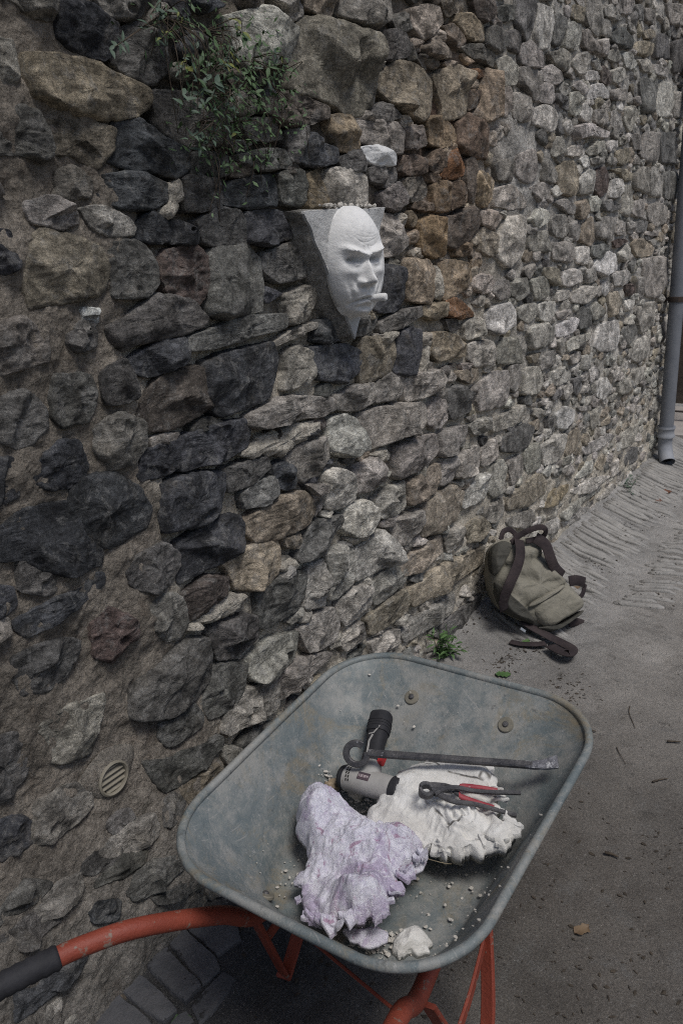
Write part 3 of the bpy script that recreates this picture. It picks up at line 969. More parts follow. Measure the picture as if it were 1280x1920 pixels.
l 3824,2183 3913,2196 3982,2173 3954,2116 3827,2104
l 3854,2218 3949,2248 4034,2225 4000,2201
L 4041,2179 4076,2245 4263,2270 4359,2251 4365,2221 4184,2207
g 4391,2261 4669,2292 4660,2243 4417,2219
l 4006,2165 4139,2148 4076,2099 3963,2103
g 4169,2153 4342,2160 4384,2123 4294,2096 4162,2102
g 4420,2162 4540,2190 4612,2119 4544,2084 4422,2106
g 4632,2201 4794,2224 4890,2209 4763,2100 4647,2132
d 4871,2365 5248,2401 5205,2232 4974,2212
l 5294,2406 5596,2410 5642,2316 5523,2238 5231,2223
l 3882,2059 4048,2081 4206,2080 4420,2072 4381,2045 4071,2031 3904,2004
g 5645,2386 6021,2411 6079,2266 5653,2246
d 5468,2632 5902,2708 5970,2539 5558,2482
g 3610,1965 3671,1999 3805,1947 3615,1919
l 3817,1963 3987,1986 4028,1962 3978,1943 3820,1934
g 4059,1963 4186,2008 4332,2027 4341,1982 4115,1950
l 4368,2022 4544,2041 4550,2011 4385,1979
g 4578,2058 4691,2066 4698,2036 4585,2026
t 4555,1989 4742,2018 4805,1963 4653,1932 4566,1938
g 4778,2080 4929,2099 5001,2027 4853,2024
g 5033,2114 5353,2137 5373,1991 5175,1969 4966,1995 5016,2053
d 5389,2140 5723,2164 5745,1981 5438,1985
L 3988,1927 4085,1941 4130,1906 4038,1897
g 4141,1937 4329,1952 4351,1928 4153,1914
t 3698,1874 3789,1904 3902,1910 3958,1873 3977,1793 3877,1765 3742,1779 3697,1824
l 3993,1835 4110,1884 4216,1879 4166,1785 4017,1777
r 4248,1885 4355,1906 4434,1862 4411,1795 4318,1773 4212,1803
t 4453,1900 4619,1912 4863,1895 4830,1861 4719,1858 4623,1891
l 4491,1851 4669,1859 4719,1810 4611,1767 4461,1770
g 4885,1893 5048,1936 5184,1938 5187,1800 5049,1803 4891,1825
g 5220,1937 5326,1944 5508,1885 5489,1781 5248,1795
d 5547,1926 5829,1943 5860,1774 5580,1782
g 3522,1904 3611,1892 3694,1850 3671,1816 3518,1816
g 3686,1735 3780,1748 3949,1724 3939,1684 3814,1698
t 3977,1734 4099,1747 4162,1709 4111,1670 4002,1665
l 4137,1760 4260,1765 4332,1745 4288,1702 4179,1702
d 4349,1746 4501,1753 4544,1722 4665,1744 4672,1709 4375,1700
g 4724,1834 4838,1826 4905,1724 4821,1676 4697,1685
g 4919,1753 5138,1767 5119,1667 4904,1685
g 5209,1721 5383,1752 5679,1727 5668,1634 5385,1617 5227,1658
g 3640,1671 3809,1682 3875,1609 3785,1585 3673,1601
g 3872,1638 3966,1651 4033,1614 4001,1566 3880,1574
t 4077,1631 4200,1672 4252,1563 4197,1541 4048,1565
g 4273,1639 4372,1667 4603,1666 4580,1591 4464,1561 4284,1575
g 4627,1647 4768,1640 4771,1582 4620,1584
l 4808,1646 4947,1639 4937,1590 4832,1586
d 4989,1645 5231,1643 5186,1590 4983,1584
l 3637,1563 3949,1553 3965,1494 3900,1470 3685,1488
l 3982,1532 4174,1527 4170,1448 3992,1466
r 4551,1548 4767,1554 4842,1541 4625,1513
l 4681,1480 4815,1521 4894,1499 4889,1432 4729,1445
t 4947,1550 5140,1542 5423,1489 5360,1444 5061,1449 4937,1500
g 5222,1589 5497,1585 5480,1557 5216,1568
d 4240,1530 4396,1536 4538,1516 4345,1471 4231,1486
L 4320,1467 4477,1493 4623,1477 4669,1396 4435,1370 4276,1416
g 5229,1430 5585,1429 5782,1414 5795,1288 5568,1175 5277,1210 5202,1354
l 3810,1431 4060,1425 4100,1369 3914,1358 3817,1370
g 4125,1419 4295,1410 4320,1361 4151,1358
t 3568,1462 3766,1442 3773,1380 3717,1376 3579,1418
L 4404,1342 4517,1335 4543,1297 4482,1271 4413,1292
l 4585,1378 4879,1383 4955,1334 4864,1307 4637,1310
r 4855,1302 5056,1289 5045,1240 4890,1240
g 5092,1326 5236,1318 5239,1213 5145,1208
l 3735,1342 3902,1339 3914,1304 3739,1300
l 3941,1327 4145,1340 4353,1324 4174,1260 3947,1278
t 4528,1273 4705,1274 4789,1218 4730,1155 4591,1150
l 4832,1211 5054,1202 5021,1153 4866,1154
l 3518,1305 3718,1300 3724,1251 3651,1222 3536,1238
g 3738,1245 3921,1248 3939,1223 3792,1212
d 4087,1236 4177,1241 4263,1179 4253,1137 4084,1138
g 4239,1222 4331,1244 4468,1193 4399,1163 4301,1162
L 3744,1190 3996,1200 4078,1184 4013,1133 3801,1129 3749,1140
g 3553,1193 3723,1185 3722,1126 3554,1105
l 3894,1097 4258,1100 4263,1072 4171,1058 3932,1038
L 4416,1119 4738,1115 4792,1010 4731,950 4441,976 4315,1021
d 4814,1053 5066,1061 5173,1004 4992,942 4849,991
g 5184,1151 5547,1156 5538,1005 5252,979 5151,1093
g 5167,937 5471,964 5482,829 5261,802 4987,866 5022,910
g 3759,1114 3847,1116 3884,1049 3825,1047
g 3558,1058 3742,1076 3756,1013 3576,1002
l 3710,974 3902,969 3977,925 3965,892 3790,899 3679,923
g 3966,1012 4101,1018 4123,983 4003,970
l 4139,989 4312,985 4271,911 4132,921
l 4274,894 4390,896 4425,856 4311,825
d 4013,890 4112,885 4162,829 4074,800
l 4652,837 4862,830 4811,768 4706,766
L 4414,814 4588,807 4684,727 4550,691 4418,733
g 5163,759 5385,760 5355,682 5187,661
l 3875,869 3992,869 4021,828 3921,805
g 4837,745 5076,730 5047,655 4855,662
L 3798,755 3926,763 4069,716 4043,659 3908,656 3821,680
g 4101,727 4323,697 4326,672 4146,701
g 4314,636 4447,670 4475,564 4364,554
l 3609,623 3735,645 3935,626 3914,532 3809,507 3645,528
t 3985,609 4125,607 4186,545 4024,488 3957,504
l 4194,486 4661,468 4830,418 4582,402 4274,428
g 4932,402 5303,393 5363,356 5232,277 4978,297
d 5046,197 5163,257 5344,229 5368,131 5089,161
l 4120,334 4309,373 4413,366 4386,301 4201,315
t 4439,322 4570,357 4670,313 4587,262
l 4722,260 4920,249 4940,153 4782,171
l 4050,280 4325,273 4615,218 4792,171 4376,179 4133,236
y 3659,298 3742,353 4019,331 4007,293 3857,271
g 3889,197 4165,193 4435,172 4518,142 4251,152 3952,138
g 4516,97 4826,111 4911,74 4781,61 4580,71
l 3940,169 4172,144 4380,94 4348,58 4075,87 3939,112
l 3689,204 3858,191 3880,128 3740,135
W 2117,1865 2178,1873 2235,1869 2284,1851 2282,1823 2214,1823 2149,1831'''
BASE = dict(D=(.112, .115, .124), d=(.205, .198, .184), g=(.395, .368, .325), l=(.54, .508, .455), L=(.64, .618, .575), t=(.37, .32, .25),
            T=(.27, .24, .195), b=(.19, .165, .142), o=(.27, .165, .105), r=(.18, .138, .122), y=(.36, .295, .205), Y=(.50, .43, .32), W=(.66, .655, .64))
PROUD = dict(D=.030, d=.032, g=.036, l=.040, L=.040, t=.032, T=.05, b=.03, o=.03, r=.035, y=.036, Y=.034, W=.03)

def stone_mesh(poly, code, seed, M, ts, detail=True):
    r = np.random.default_rng(seed)
    P = np.asarray(poly, float)
    if area2(P) < 0:
        P = P[::-1]
    P = chaikin(P, 1, 0.09)
    P = resample(P, M)
    size = math.sqrt(abs(area2(P)))
    c = centroid(P)
    f = float(flush(c[:1], c[1:])[0])
    d = P - c
    rad = np.linalg.norm(d, axis=1)
    j3 = np.c_[P, np.full(M, seed * 0.71)]
    jit = (0.0025 + 0.022 * size) * fbm(j3 * np.array([24, 24, 1]), 4, seed % 50, 0.6) + 0.0035 * fbm(j3 * np.array([90, 90, 1]), 2, 31, 0.6)
    P = c + d * (1 + jit / (rad + 1e-6) + (0.008 + 0.002 * f) / (rad + 1e-6))[:, None]
    q, t, F, c = disc_mesh(P, ts)
    nr = len(ts)
    R0 = np.linalg.norm(P - c, axis=1)
    rr = np.r_[np.tile(R0, nr), size / 2]
    inner = np.percentile(R0, 15)
    dist = t * np.minimum(rr, 2.2 * inner)
    w = max(0.006, 0.13 * inner * r.uniform(0.5, 1.5))
    e = 1 - np.clip(1 - dist / w, 0, 1) ** 2.0
    top = np.ones(len(q)) * 1.1
    n3 = np.c_[q, np.full(len(q), seed * 0.37)]
    warp = np.stack([fbm(n3 * np.array([14, 14, 1]), 3, 3), fbm(n3 * np.array([14, 14, 1]), 3, 4)], 1)
    rel = (q - c) / (size * 0.5) + 0.10 * warp
    for _ in range(r.integers(5, 9)):
        a = r.uniform(0, 2 * math.pi)
        sl, off = r.uniform(0.25, 1.8), r.uniform(-0.5, 0.8)
        top = np.minimum(top, r.uniform(0.8, 1.15) - sl * np.clip(rel @ np.array([math.cos(a), math.sin(a)]) - off, 0, None))
    for _ in range(r.integers(1, 4)):                       # flakes knocked off near the edge
        a = r.uniform(0, 2 * math.pi)
        p0 = np.array([math.cos(a), math.sin(a)]) * r.uniform(0.3, 0.9)
        dd = np.linalg.norm((rel - p0) * r.uniform(0.8, 1.6, 2), axis=1)
        top = top - r.uniform(0.15, 0.5) * np.clip(1 - (dd / r.uniform(0.25, 0.55)) ** 2, 0, 1) ** 0.7
    a = r.uniform(0, 2 * math.pi)
    top = top + 0.18 * (rel @ np.array([math.cos(a), math.sin(a)]))
    top = np.clip(top, 0.05, 1.6)
    H = PROUD[code] * r.uniform(0.75, 1.35) * min(1.6, 0.55 + size / 0.13 * 0.5) * (1 - 0.2 * f)
    H = H * (1 - 0.5 * float(sstep(1.9, 3.6, c[0])))          # the far stretch is more evenly dressed
    base = -0.004 + 0.009 * f + flare(q[:, 0], q[:, 1])
    h = base + H * np.minimum(e, top) * (0.25 + 0.75 * e)
    sc = min(1.0, size / 0.09)
    sc = sc * (1 - 0.35 * float(sstep(1.9, 3.6, c[0])))
    h = h + sc * e * (0.0055 * fbm(n3 * np.array([15, 20, 1]), 4, 5, 0.6) + 0.0040 * fbm(n3 * np.array([42, 58, 1]), 3, 9, 0.65, True))
    if code in 'b' and seed % 3 == 0 or code == 'r':
        h = h - e * 0.012 * np.clip(fbm(n3 * np.array([45, 45, 1]), 3, 12) + 0.1, 0, 1)
    V = np.vstack([np.c_[q[:, 0], h, q[:, 1]],
                   np.c_[c[0] + (P[:, 0] - c[0]) * 1.04, np.full(M, -0.075), c[1] + (P[:, 1] - c[1]) * 1.04]])
    b0 = len(q)
    F = F + [(b0 + j, b0 + (j + 1) % M, (j + 1) % M, j) for j in range(M)]
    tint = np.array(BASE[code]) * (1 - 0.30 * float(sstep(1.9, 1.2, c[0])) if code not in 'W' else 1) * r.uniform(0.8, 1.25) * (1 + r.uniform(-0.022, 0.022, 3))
    wv = 0.75 * math.exp(-(((c[0] - 2.709) / 0.36) ** 2 + ((c[1] - 1.945 + 0.12) / 0.5) ** 2))       # the rusty stretch right of the mask
    if code != 'W':
        tint = tint * (1 + wv * np.array([0.06, -0.16, -0.36]))
    F = [tuple(x[::-1]) for x in F]
    return V, F, tint, c, size

wall = thing('stone_wall', 'old rubble stone wall of dark and pale stones set in crumbly mortar', 'wall', WALL_FR)
polys = []
for ln in STONES.strip().split('\n'):
    k, rest = ln.split(' ', 1)
    p = np.array([[float(x) / 1000 for x in s.split(',')] for s in rest.split()])
    polys.append((k, p))

# coverage raster, to find the gaps that small stones fill
RES = 0.01
cu, cz = int((U1 - U0) / RES) + 1, int((Z1 - Z0) / RES) + 1
cover = np.zeros((cu, cz), bool)
def paint(p, val=True):
    lo = np.floor((p.min(0) - [U0, Z0]) / RES).astype(int).clip(0)
    hi = np.ceil((p.max(0) - [U0, Z0]) / RES).astype(int) + 1
    hi = np.minimum(hi, [cu, cz])
    if (hi <= lo).any():
        return None
    X, Y = np.meshgrid(U0 + RES * np.arange(lo[0], hi[0]), Z0 + RES * np.arange(lo[1], hi[1]), indexing='ij')
    ins = np.zeros(X.shape, bool)
    j = len(p) - 1
    for i in range(len(p)):
        x1, y1, x2, y2 = *p[i], *p[j]
        with np.errstate(divide='ignore', invalid='ignore'):
            ins ^= ((y1 > Y) != (y2 > Y)) & (X < (x2 - x1) * (Y - y1) / (y2 - y1 + 1e-12) + x1)
        j = i
    sub = cover[lo[0]:hi[0], lo[1]:hi[1]]
    frac = sub[ins].mean() if ins.any() else 1.0
    if val:
        sub |= ins
    return frac
for k, p in polys:
    paint(p)
paint(PLAQUE + (PLAQUE - PLAQUE.mean(0)) * 0.10)
vc = np.array([0.9303, 0.4749])
paint(np.array([[vc[0] + 0.07 * math.cos(x), vc[1] + 0.07 * math.sin(x)] for x in np.linspace(0, 6.28, 20)[:-1]]))
FRAME_POLY = np.array([(0.9645, 2.044), (5.696, 2.937), (5.892, 2.015), (5.723, 1.017), (5.668, -0.0108), (2.767, -0.0127), (1.172, -0.0662), (0.5212, 0.1829)])     # the stretch of wall that was surveyed stone by stone
def in_poly(x, y, p):
    ins, j = False, len(p) - 1
    for i in range(len(p)):
        if (p[i][1] > y) != (p[j][1] > y) and x < (p[j][0] - p[i][0]) * (y - p[i][1]) / (p[j][1] - p[i][1] + 1e-12) + p[i][0]:
            ins = not ins
        j = i
    return ins

order = sorted(range(len(polys)), key=lambda i: -abs(area2(polys[i][1])) / (0.8 + polys[i][1][:, 0].mean()) ** 2.6)
rank = {i: k for k, i in enumerate(order)}
rubble_V, rubble_F, rubble_T = [], [], []
nv = 0
def to_rubble(V, F, tint):
    global nv
    rubble_V.append(V)
    rubble_F.extend([tuple(k + nv for k in f) for f in F])
    rubble_T.append(np.tile(tint, (len(V), 1)))
    nv += len(V)
for i, (code, p) in enumerate(polys):
    u = p[:, 0].mean()
    near = u < 3.0
    M = 84 if u < 1.9 else 64 if near else 34
    ts = [0, .025, .055, .09, .13, .18, .24, .31, .39, .48, .58, .69, .8, .91] if near else [0, .05, .13, .25, .42, .65, .85]
    V, F, tint, c, size = stone_mesh(p, code, 100 + i, M, np.array(ts))
    if rank[i] < 299:
        fr = Frame('wall', (c[0], 0, c[1]))
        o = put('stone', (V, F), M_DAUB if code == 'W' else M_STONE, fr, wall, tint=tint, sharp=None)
        o.location = (c[0], 0, c[1])
        if code == 'W':
            o['label'] = 'stone daubed with white plaster'
    else:
        to_rubble(V, F, tint)

# small filling stones, and the parts of the wall beyond the photograph
fills = [(0.20, 260), (0.15, 420), (0.11, 900), (0.085, 2600), (0.065, 3800), (0.05, 3000)]
cnt = 0
for sz, tries in fills:
    for _ in range(tries):
        u, z = rng.uniform(U0, U1), rng.uniform(-0.05, Z1)
        inside = in_poly(u, z, FRAME_POLY)
        if inside and sz > 0.09:
            continue
        f = float(flush(np.array([u]), np.array([z]))[0])
        if f > 0.5 and (inside or rng.random() < 0.75):
            continue
        if inside and u < 3.2 and sz > 0.07:
            continue
        k = rng.integers(5, 8)
        an = np.sort(rng.uniform(0, 2 * math.pi, k) * 0.35 + np.linspace(0, 2 * math.pi, k, endpoint=False))
        asp = rng.uniform(1.5, 3.4)
        p = np.stack([u + sz * 0.5 * math.sqrt(asp) * np.cos(an) * rng.uniform(.8, 1.1, k), z + sz * 0.5 / math.sqrt(asp) * np.sin(an) * rng.uniform(.8, 1.1, k)], 1)
        if abs(area2(p)) < 1e-5:
            continue
        fr_ = paint(p, False)
        if fr_ is None or fr_ > 0.06:
            continue
        paint(p)
        if u < 1.9 and z > 0.9:
            code = rng.choice(list('DDdgb'))
        else:
            code = rng.choice(list('gglldt'))
        V, F, tint, c, size = stone_mesh(p, code, 5000 + cnt, 18 if u < 3.2 else 14, np.array([0, .08, .2, .42, .7]))
        if sz < 0.08:
            V[:, 1] -= 0.006
        to_rubble(V, F, tint)
        cnt += 1
print('filling stones', cnt)
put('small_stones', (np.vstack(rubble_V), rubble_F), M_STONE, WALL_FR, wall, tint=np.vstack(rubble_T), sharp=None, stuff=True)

# mortar bed between the stones
mu = axis_grid([(U0, 0.55, 0.02), (0.55, 3.0, 0.0062), (3.0, U1 + 0.012, 0.0125)])
mz = axis_grid([(Z0, -0.1, 0.03), (-0.1, 2.4, 0.0075), (2.4, Z1 + 0.02, 0.013)])
MU, MZ = [x.ravel() for x in np.meshgrid(mu, mz, indexing='ij')]
mp = np.stack([MU, MZ, np.zeros(len(MU))], 1)
fl = flush(MU, MZ)
lvl = mortar_level(MU, MZ) + flare(MU, MZ)
lvl = lvl + (0.010 + 0.009 * fl) * fbm(mp * 7.5, 3, 80) + 0.008 * fbm(mp * 24, 3, 83) + (0.003 + 0.0025 * fl) * fbm(mp * 75, 3, 86, 0.6)
lvl = lvl - (0.02 * (1 - fl) + 0.006) * np.clip(fbm(mp * 11, 3, 90) - 0.1, 0, 1)
c_near, c_mid, c_top, c_red, c_grey, c_pale = [np.array(x) for x in ((.27, .238, .20), (.60, .545, .455), (.17, .15, .125), (.22, .145, .11), (.52, .50, .465), (.66, .61, .52))]
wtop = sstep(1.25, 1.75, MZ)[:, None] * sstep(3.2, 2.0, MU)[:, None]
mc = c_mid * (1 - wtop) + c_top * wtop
wr = np.exp(-(((MU - 2.709) / 0.35) ** 2 + ((MZ - 1.945) / 0.33) ** 2))[:, None]
mc = mc * (1 - wr) + c_red * wr
wg = sstep(2.9, 3.6, MU)[:, None] * sstep(0.5, 1.0, MZ)[:, None] * (1 - wr)
mc = mc * (1 - wg * 0.8) + c_grey * wg * 0.8
mc = mc * (1 - fl[:, None]) + c_near * fl[:, None]
bl = np.exp(-(((MU - 3.323) / 0.3) ** 2 + ((MZ - 1.890) / 0.35) ** 2))[:, None]
mc = mc * (1 - bl) + c_grey * bl
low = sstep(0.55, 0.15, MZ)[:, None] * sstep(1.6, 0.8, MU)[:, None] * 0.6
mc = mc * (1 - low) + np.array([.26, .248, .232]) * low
pale = np.clip(fbm(mp * 4.5, 3, 95) * 2.2 - 0.5, 0, 1)[:, None] * (1 - fl[:, None]) * (1 - wtop) * 0.7
mc = mc * (1 - pale) + c_pale * pale
a, b = len(mu), len(mz)
idx = np.arange(a * b).reshape(a, b)
MF = np.stack([idx[:-1, :-1], idx[1:, :-1], idx[1:, 1:], idx[:-1, 1:]], -1).reshape(-1, 4)
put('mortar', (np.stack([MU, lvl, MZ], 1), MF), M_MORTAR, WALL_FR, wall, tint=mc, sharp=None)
# the solid core of the wall behind its face
put('core', box(((U0 + U1) / 2, -0.33, (Z0 + Z1) / 2), (U1 - U0, 0.45, Z1 - Z0)), M_MORTAR, WALL_FR, wall, tint=(.13, .12, .1), smooth=False)
# dabs of fresh mortar squeezed out over the stones
DABS = [[(1.338, 1.748), (1.373, 1.755), (1.373, 1.711), (1.343, 1.7), (1.368, 1.683), (1.314, 1.67), (1.294, 1.689), (1.32, 1.705), (1.319, 1.737)], [(1.485, 1.081), (1.51, 1.114), (1.658, 1.139), (1.844, 1.113), (1.846, 1.081), (1.724, 1.077), (1.66, 1.052), (1.582, 1.074)], [(2.168, 1.328), (2.301, 1.33), (2.283, 1.306), (2.22, 1.275)], [(2.078, 0.9613), (2.213, 0.9545), (2.235, 0.9087), (2.176, 0.8995), (2.121, 0.933)], [(1.377, 0.7424), (1.476, 0.7144), (1.432, 0.6761), (1.313, 0.6906), (1.229, 0.7218), (1.314, 0.7263)], [(1.222, 0.7249), (1.283, 0.7143), (1.292, 0.6832), (1.226, 0.7026)], [(2.55, 1.513), (2.577, 1.522), (2.608, 1.409), (2.583, 1.389), (2.532, 1.411)], [(2.429, 1.17), (2.466, 1.267), (2.501, 1.262), (2.475, 1.159), (2.421, 1.145)], [(1.96, 0.7168), (2.016, 0.7129), (2.1, 0.704), (2.112, 0.6849), (2.013, 0.6768), (1.969, 0.6737)], [(1.602, 0.7527), (1.676, 0.7423), (1.698, 0.7042), (1.61, 0.7138)]]
for i, P in enumerate(DABS):
    P = np.array(P, float)
    if area2(P) < 0:
        P = P[::-1]
    P = resample(chaikin(P, 1), 44)
    c = centroid(P)
    P = c + (P - c) * (1 + 0.32 * fbm(np.c_[P * 60, np.zeros(44)], 3, 110 + i))[:, None]
    q, t, F, c = disc_mesh(P, np.array([0, .06, .16, .3, .5, .75]))
    h = -0.006 + 0.018 * (1 - np.clip(1 - t / 0.5, 0, 1) ** 2) + 0.016 * fbm(np.c_[q * 28, np.zeros(len(q))], 4, 120 + i, 0.6)
    V = np.vstack([np.c_[q[:, 0], h, q[:, 1]], np.c_[P[:, 0], np.full(44, -0.05), P[:, 1]]])
    F = [tuple(f[::-1]) for f in F + [(len(q) + j, len(q) + (j + 1) % 44, (j + 1) % 44, j) for j in range(44)]]
    put('mortar_dab', (V, F), M_MORTAR, WALL_FR, wall, tint=c_pale * 0.85, sharp=None)

# ================================================================== PLASTER MASK ON ITS PLAQUE
pc = PLAQUE.mean(0)
MASK_FR = Frame('wall', (pc[0], 0.0, pc[1]))
mask = thing('wall_mask', 'white plaster mask of a bald frowning man with a cigar stub, on a triangular plaque', 'mask', MASK_FR)
PT = 0.047                                # how far the plaque stands out
pl = PLAQUE if area2(PLAQUE) > 0 else PLAQUE[::-1]
pts = resample(pl, 120)
pts = pts + 0.0045 * np.stack([fbm(np.c_[pts * 40, np.zeros(120)], 3, 130), fbm(np.c_[pts * 40, np.ones(120)], 3, 133)], 1)
q, t, F, c = disc_mesh(pts, np.array([0, .012, .03, .1, .25, .45, .7, .88]))
h = PT - 0.006 * np.clip(1 - t / 0.012, 0, 1) + 0.0022 * fbm(np.c_[q * 16, np.zeros(len(q))], 4, 140) + 0.0012 * fbm(np.c_[q * 60, np.zeros(len(q))], 3, 141)
V = np.vstack([np.c_[q[:, 0], h, q[:, 1]], np.c_[pts[:, 0], np.full(120, PT - 0.03), pts[:, 1]]])
F = [tuple(f[::-1]) for f in F + [(len(q) + j, len(q) + (j + 1) % 120, (j + 1) % 120, j) for j in range(120)]]
put('plaque', (V, F), M_PLAQUE, MASK_FR, mask, sharp=R(50))
# rough mortar packed behind and around the plaque
edge_ = resample(pts, 200)
V, F = [], []
lv = [(PT - .007, .000), (PT - .010, .003), (.03, .008), (.018, .014), (.004, .020), (-.012, .026), (-.05, .030)]
for k_, (n_, gr_) in enumerate(lv):
    d_ = (edge_ - c) / np.linalg.norm(edge_ - c, axis=1)[:, None]
    left_ = (d_[:, 0] < 0)[:, None]
    nz_ = fbm(np.c_[edge_ * 38, np.full(200, n_ * 30)], 4, 145, .6)[:, None]
    low_ = np.minimum(1, .35 + left_ * .65)
    E_ = edge_ + d_ * gr_ * low_ + d_ * (.007 * nz_ * (k_ > 1))
    E_[:, 1] = np.minimum(E_[:, 1], pl[:, 1].max() - .002 * (k_ + 1))
    V.append(np.c_[E_[:, 0], n_ + .004 * nz_[:, 0] * (k_ > 1), E_[:, 1]])
    if k_:
        F += [((k_ - 1) * 200 + j, (k_ - 1) * 200 + (j + 1) % 200, k_ * 200 + (j + 1) % 200, k_ * 200 + j) for j in range(200)]
put('mortar_bed', (np.vstack(V), F), M_MORTAR, MASK_FR, mask, tint=(.36, .345, .315), sharp=None)

FC = np.array([1.9468, 1.5516])                 # centre of the face on the plaque (u, z)
TURN = R(21)                              # the face is turned a little towards the near end of the alley
fx = np.array([math.cos(TURN), math.sin(TURN), 0.0])
fn = np.array([-math.sin(TURN), math.cos(TURN), 0.0])
FH, FWID = 0.152, 0.099                   # half height and half width
na, nb = 150, 230
A, B = [x.ravel() for x in np.meshgrid(np.linspace(-1, 1, na), np.linspace(-1, 1, nb), indexing='ij')]
# square grid mapped to the egg-shaped outline
ex = A * np.sqrt(1 - 0.5 * B * B)
ey = B * np.sqrt(1 - 0.5 * A * A)
yy = ey * FH
prof = np.where(ey > 0, 1.0 - 0.04 * ey ** 2, 1.0 - 0.10 * np.clip(-ey, 0, 1) ** 2)
xx = ex * FWID * prof + 0.013 * np.clip(-ey, 0, 1) ** 1.3
rad = np.sqrt(ex ** 2 + ey ** 2).clip(0, 1)
def gs(x0, y0, sx, sy, amp, rot=0.0):
    c_, s_ = math.cos(rot), math.sin(rot)
    dx, dy = xx - x0, yy - y0
    X, Y = dx * c_ + dy * s_, -dx * s_ + dy * c_
    return amp * np.exp(-(X / sx) ** 2 - (Y / sy) ** 2)
w = 0.018 + 0.066 * (1 - rad ** 2.6) ** 0.62
w = w + 0.010 * sstep(0.2, 0.6, ey) * (1 - rad ** 2)
rim = sstep(1.0, 0.86, rad)
f = np.zeros(len(w))
for s in (-1, 1):
    f += gs(s * 0.034, 0.030, 0.026, 0.0085, 0.021, s * 0.34)          # brow ridges, low towards the nose
    f += gs(s * 0.058, 0.038, 0.014, 0.012, 0.006)
    f += gs(s * 0.034, 0.008, 0.021, 0.0105, -0.030)                    # eye sockets
    f += gs(s * 0.012, 0.010, 0.007, 0.012, -0.006)
    f += gs(s * 0.034, 0.000, 0.0135, 0.0066, 0.0185)                   # lids
    f -= gs(s * 0.034, 0.0085, 0.014, 0.0024, 0.0085, s * 0.12)
    f -= gs(s * 0.034, -0.003, 0.013, 0.0018, 0.002, -s * 0.2)
    f += gs(s * 0.044, -0.022, 0.022, 0.014, 0.009)                     # cheek bones
    f += gs(s * 0.0215, -0.051, 0.0088, 0.0088, 0.019)                   # nostril wings
    f -= gs(s * 0.013, -0.0635, 0.0065, 0.0045, 0.011)
    f -= gs(s * 0.0345, -0.050, 0.0042, 0.009, 0.005, -s * 0.3)
    f -= gs(s * 0.042, -0.080, 0.0062, 0.026, 0.0050, -s * 0.42)        # folds from nose to mouth
    f += gs(s * 0.050, -0.082, 0.015, 0.028, 0.005)
    f -= gs(s * 0.040, -0.112, 0.008, 0.012, 0.006, s * 0.3)            # corners of the mouth
    f -= gs(s * 0.0075, 0.034, 0.0018, 0.010, 0.0035, s * 0.1)          # frown lines
f += gs(0, 0.022, 0.011, 0.018, 0.004)
ridge = sum(np.interp(yy + o_, [-0.076, -0.066, -0.054, -0.042, -0.015, 0.012, 0.034], [0, 0.004, 0.034, 0.037, 0.023, 0.010, 0.0]) for o_ in np.linspace(-.007, .007, 9)) / 9
f += ridge * np.exp(-np.abs(xx / np.interp(yy, [-0.06, -0.04, 0.0, 0.03], [0.0125, 0.0130, 0.0115, 0.014])) ** 2.0)
f += gs(0, -0.047, 0.0135, 0.0120, 0.011)
f += gs(0, -0.080, 0.034, 0.017, 0.012)                                  # muzzle
f -= gs(0, -0.070, 0.0035, 0.010, 0.0025)
ml = -0.0935 - 4.5 * xx ** 2 - 0.006 * np.abs(xx) / 0.03
f -= 0.0115 * np.exp(-((yy - ml) / 0.0026) ** 2) * np.exp(-(xx / 0.034) ** 4)
f += 0.0050 * np.exp(-((yy - ml - 0.0075) / 0.0048) ** 2) * np.exp(-(xx / 0.028) ** 4)
f += 0.0115 * np.exp(-((yy - ml + 0.0105) / 0.0075) ** 2) * np.exp(-(xx / 0.025) ** 4)
f -= gs(0, -0.1175, 0.022, 0.0055, 0.007)
f += gs(0, -0.1345, 0.032, 0.0135, 0.017)
for k_, (y0, am) in enumerate(((0.052, .0010), (0.062, .0007), (0.073, .0005), (0.045, .0009))):
    f -= am * np.exp(-((yy - y0 - 0.004 * np.sin(xx * 60 + k_) - 10 * (xx - 0.01) ** 2) / 0.0019) ** 2) * np.exp(-((xx - 0.012) / 0.045) ** 4)
rag = fbm(np.stack([xx * 230, yy * 330, 0 * xx], 1), 3, 150, 0.6)
hair = np.zeros(len(w))
for s in (-1, 1):
    hair += gs(s * 0.036, 0.0305, 0.027, 0.0065, 1.0, s * 0.30)
f += hair * (0.004 + 0.009 * rag)
P3 = np.stack([xx * 70, yy * 70, 0 * xx], 1)
w = w + rim * f + 0.0011 * fbm(P3, 4, 155) * rim
Vf = np.array([FC[0], PT + 0.004, FC[1]]) + xx[:, None] * fx + yy[:, None] * np.array([0, 0, 1.0]) + w[:, None] * fn
_lo, _k = PT - 0.002, 0.010
Vf[:, 1] = 0.5 * (Vf[:, 1] + _lo + np.sqrt((Vf[:, 1] - _lo) ** 2 + _k ** 2)) - 0.002      # the near cheek runs out onto the plaque
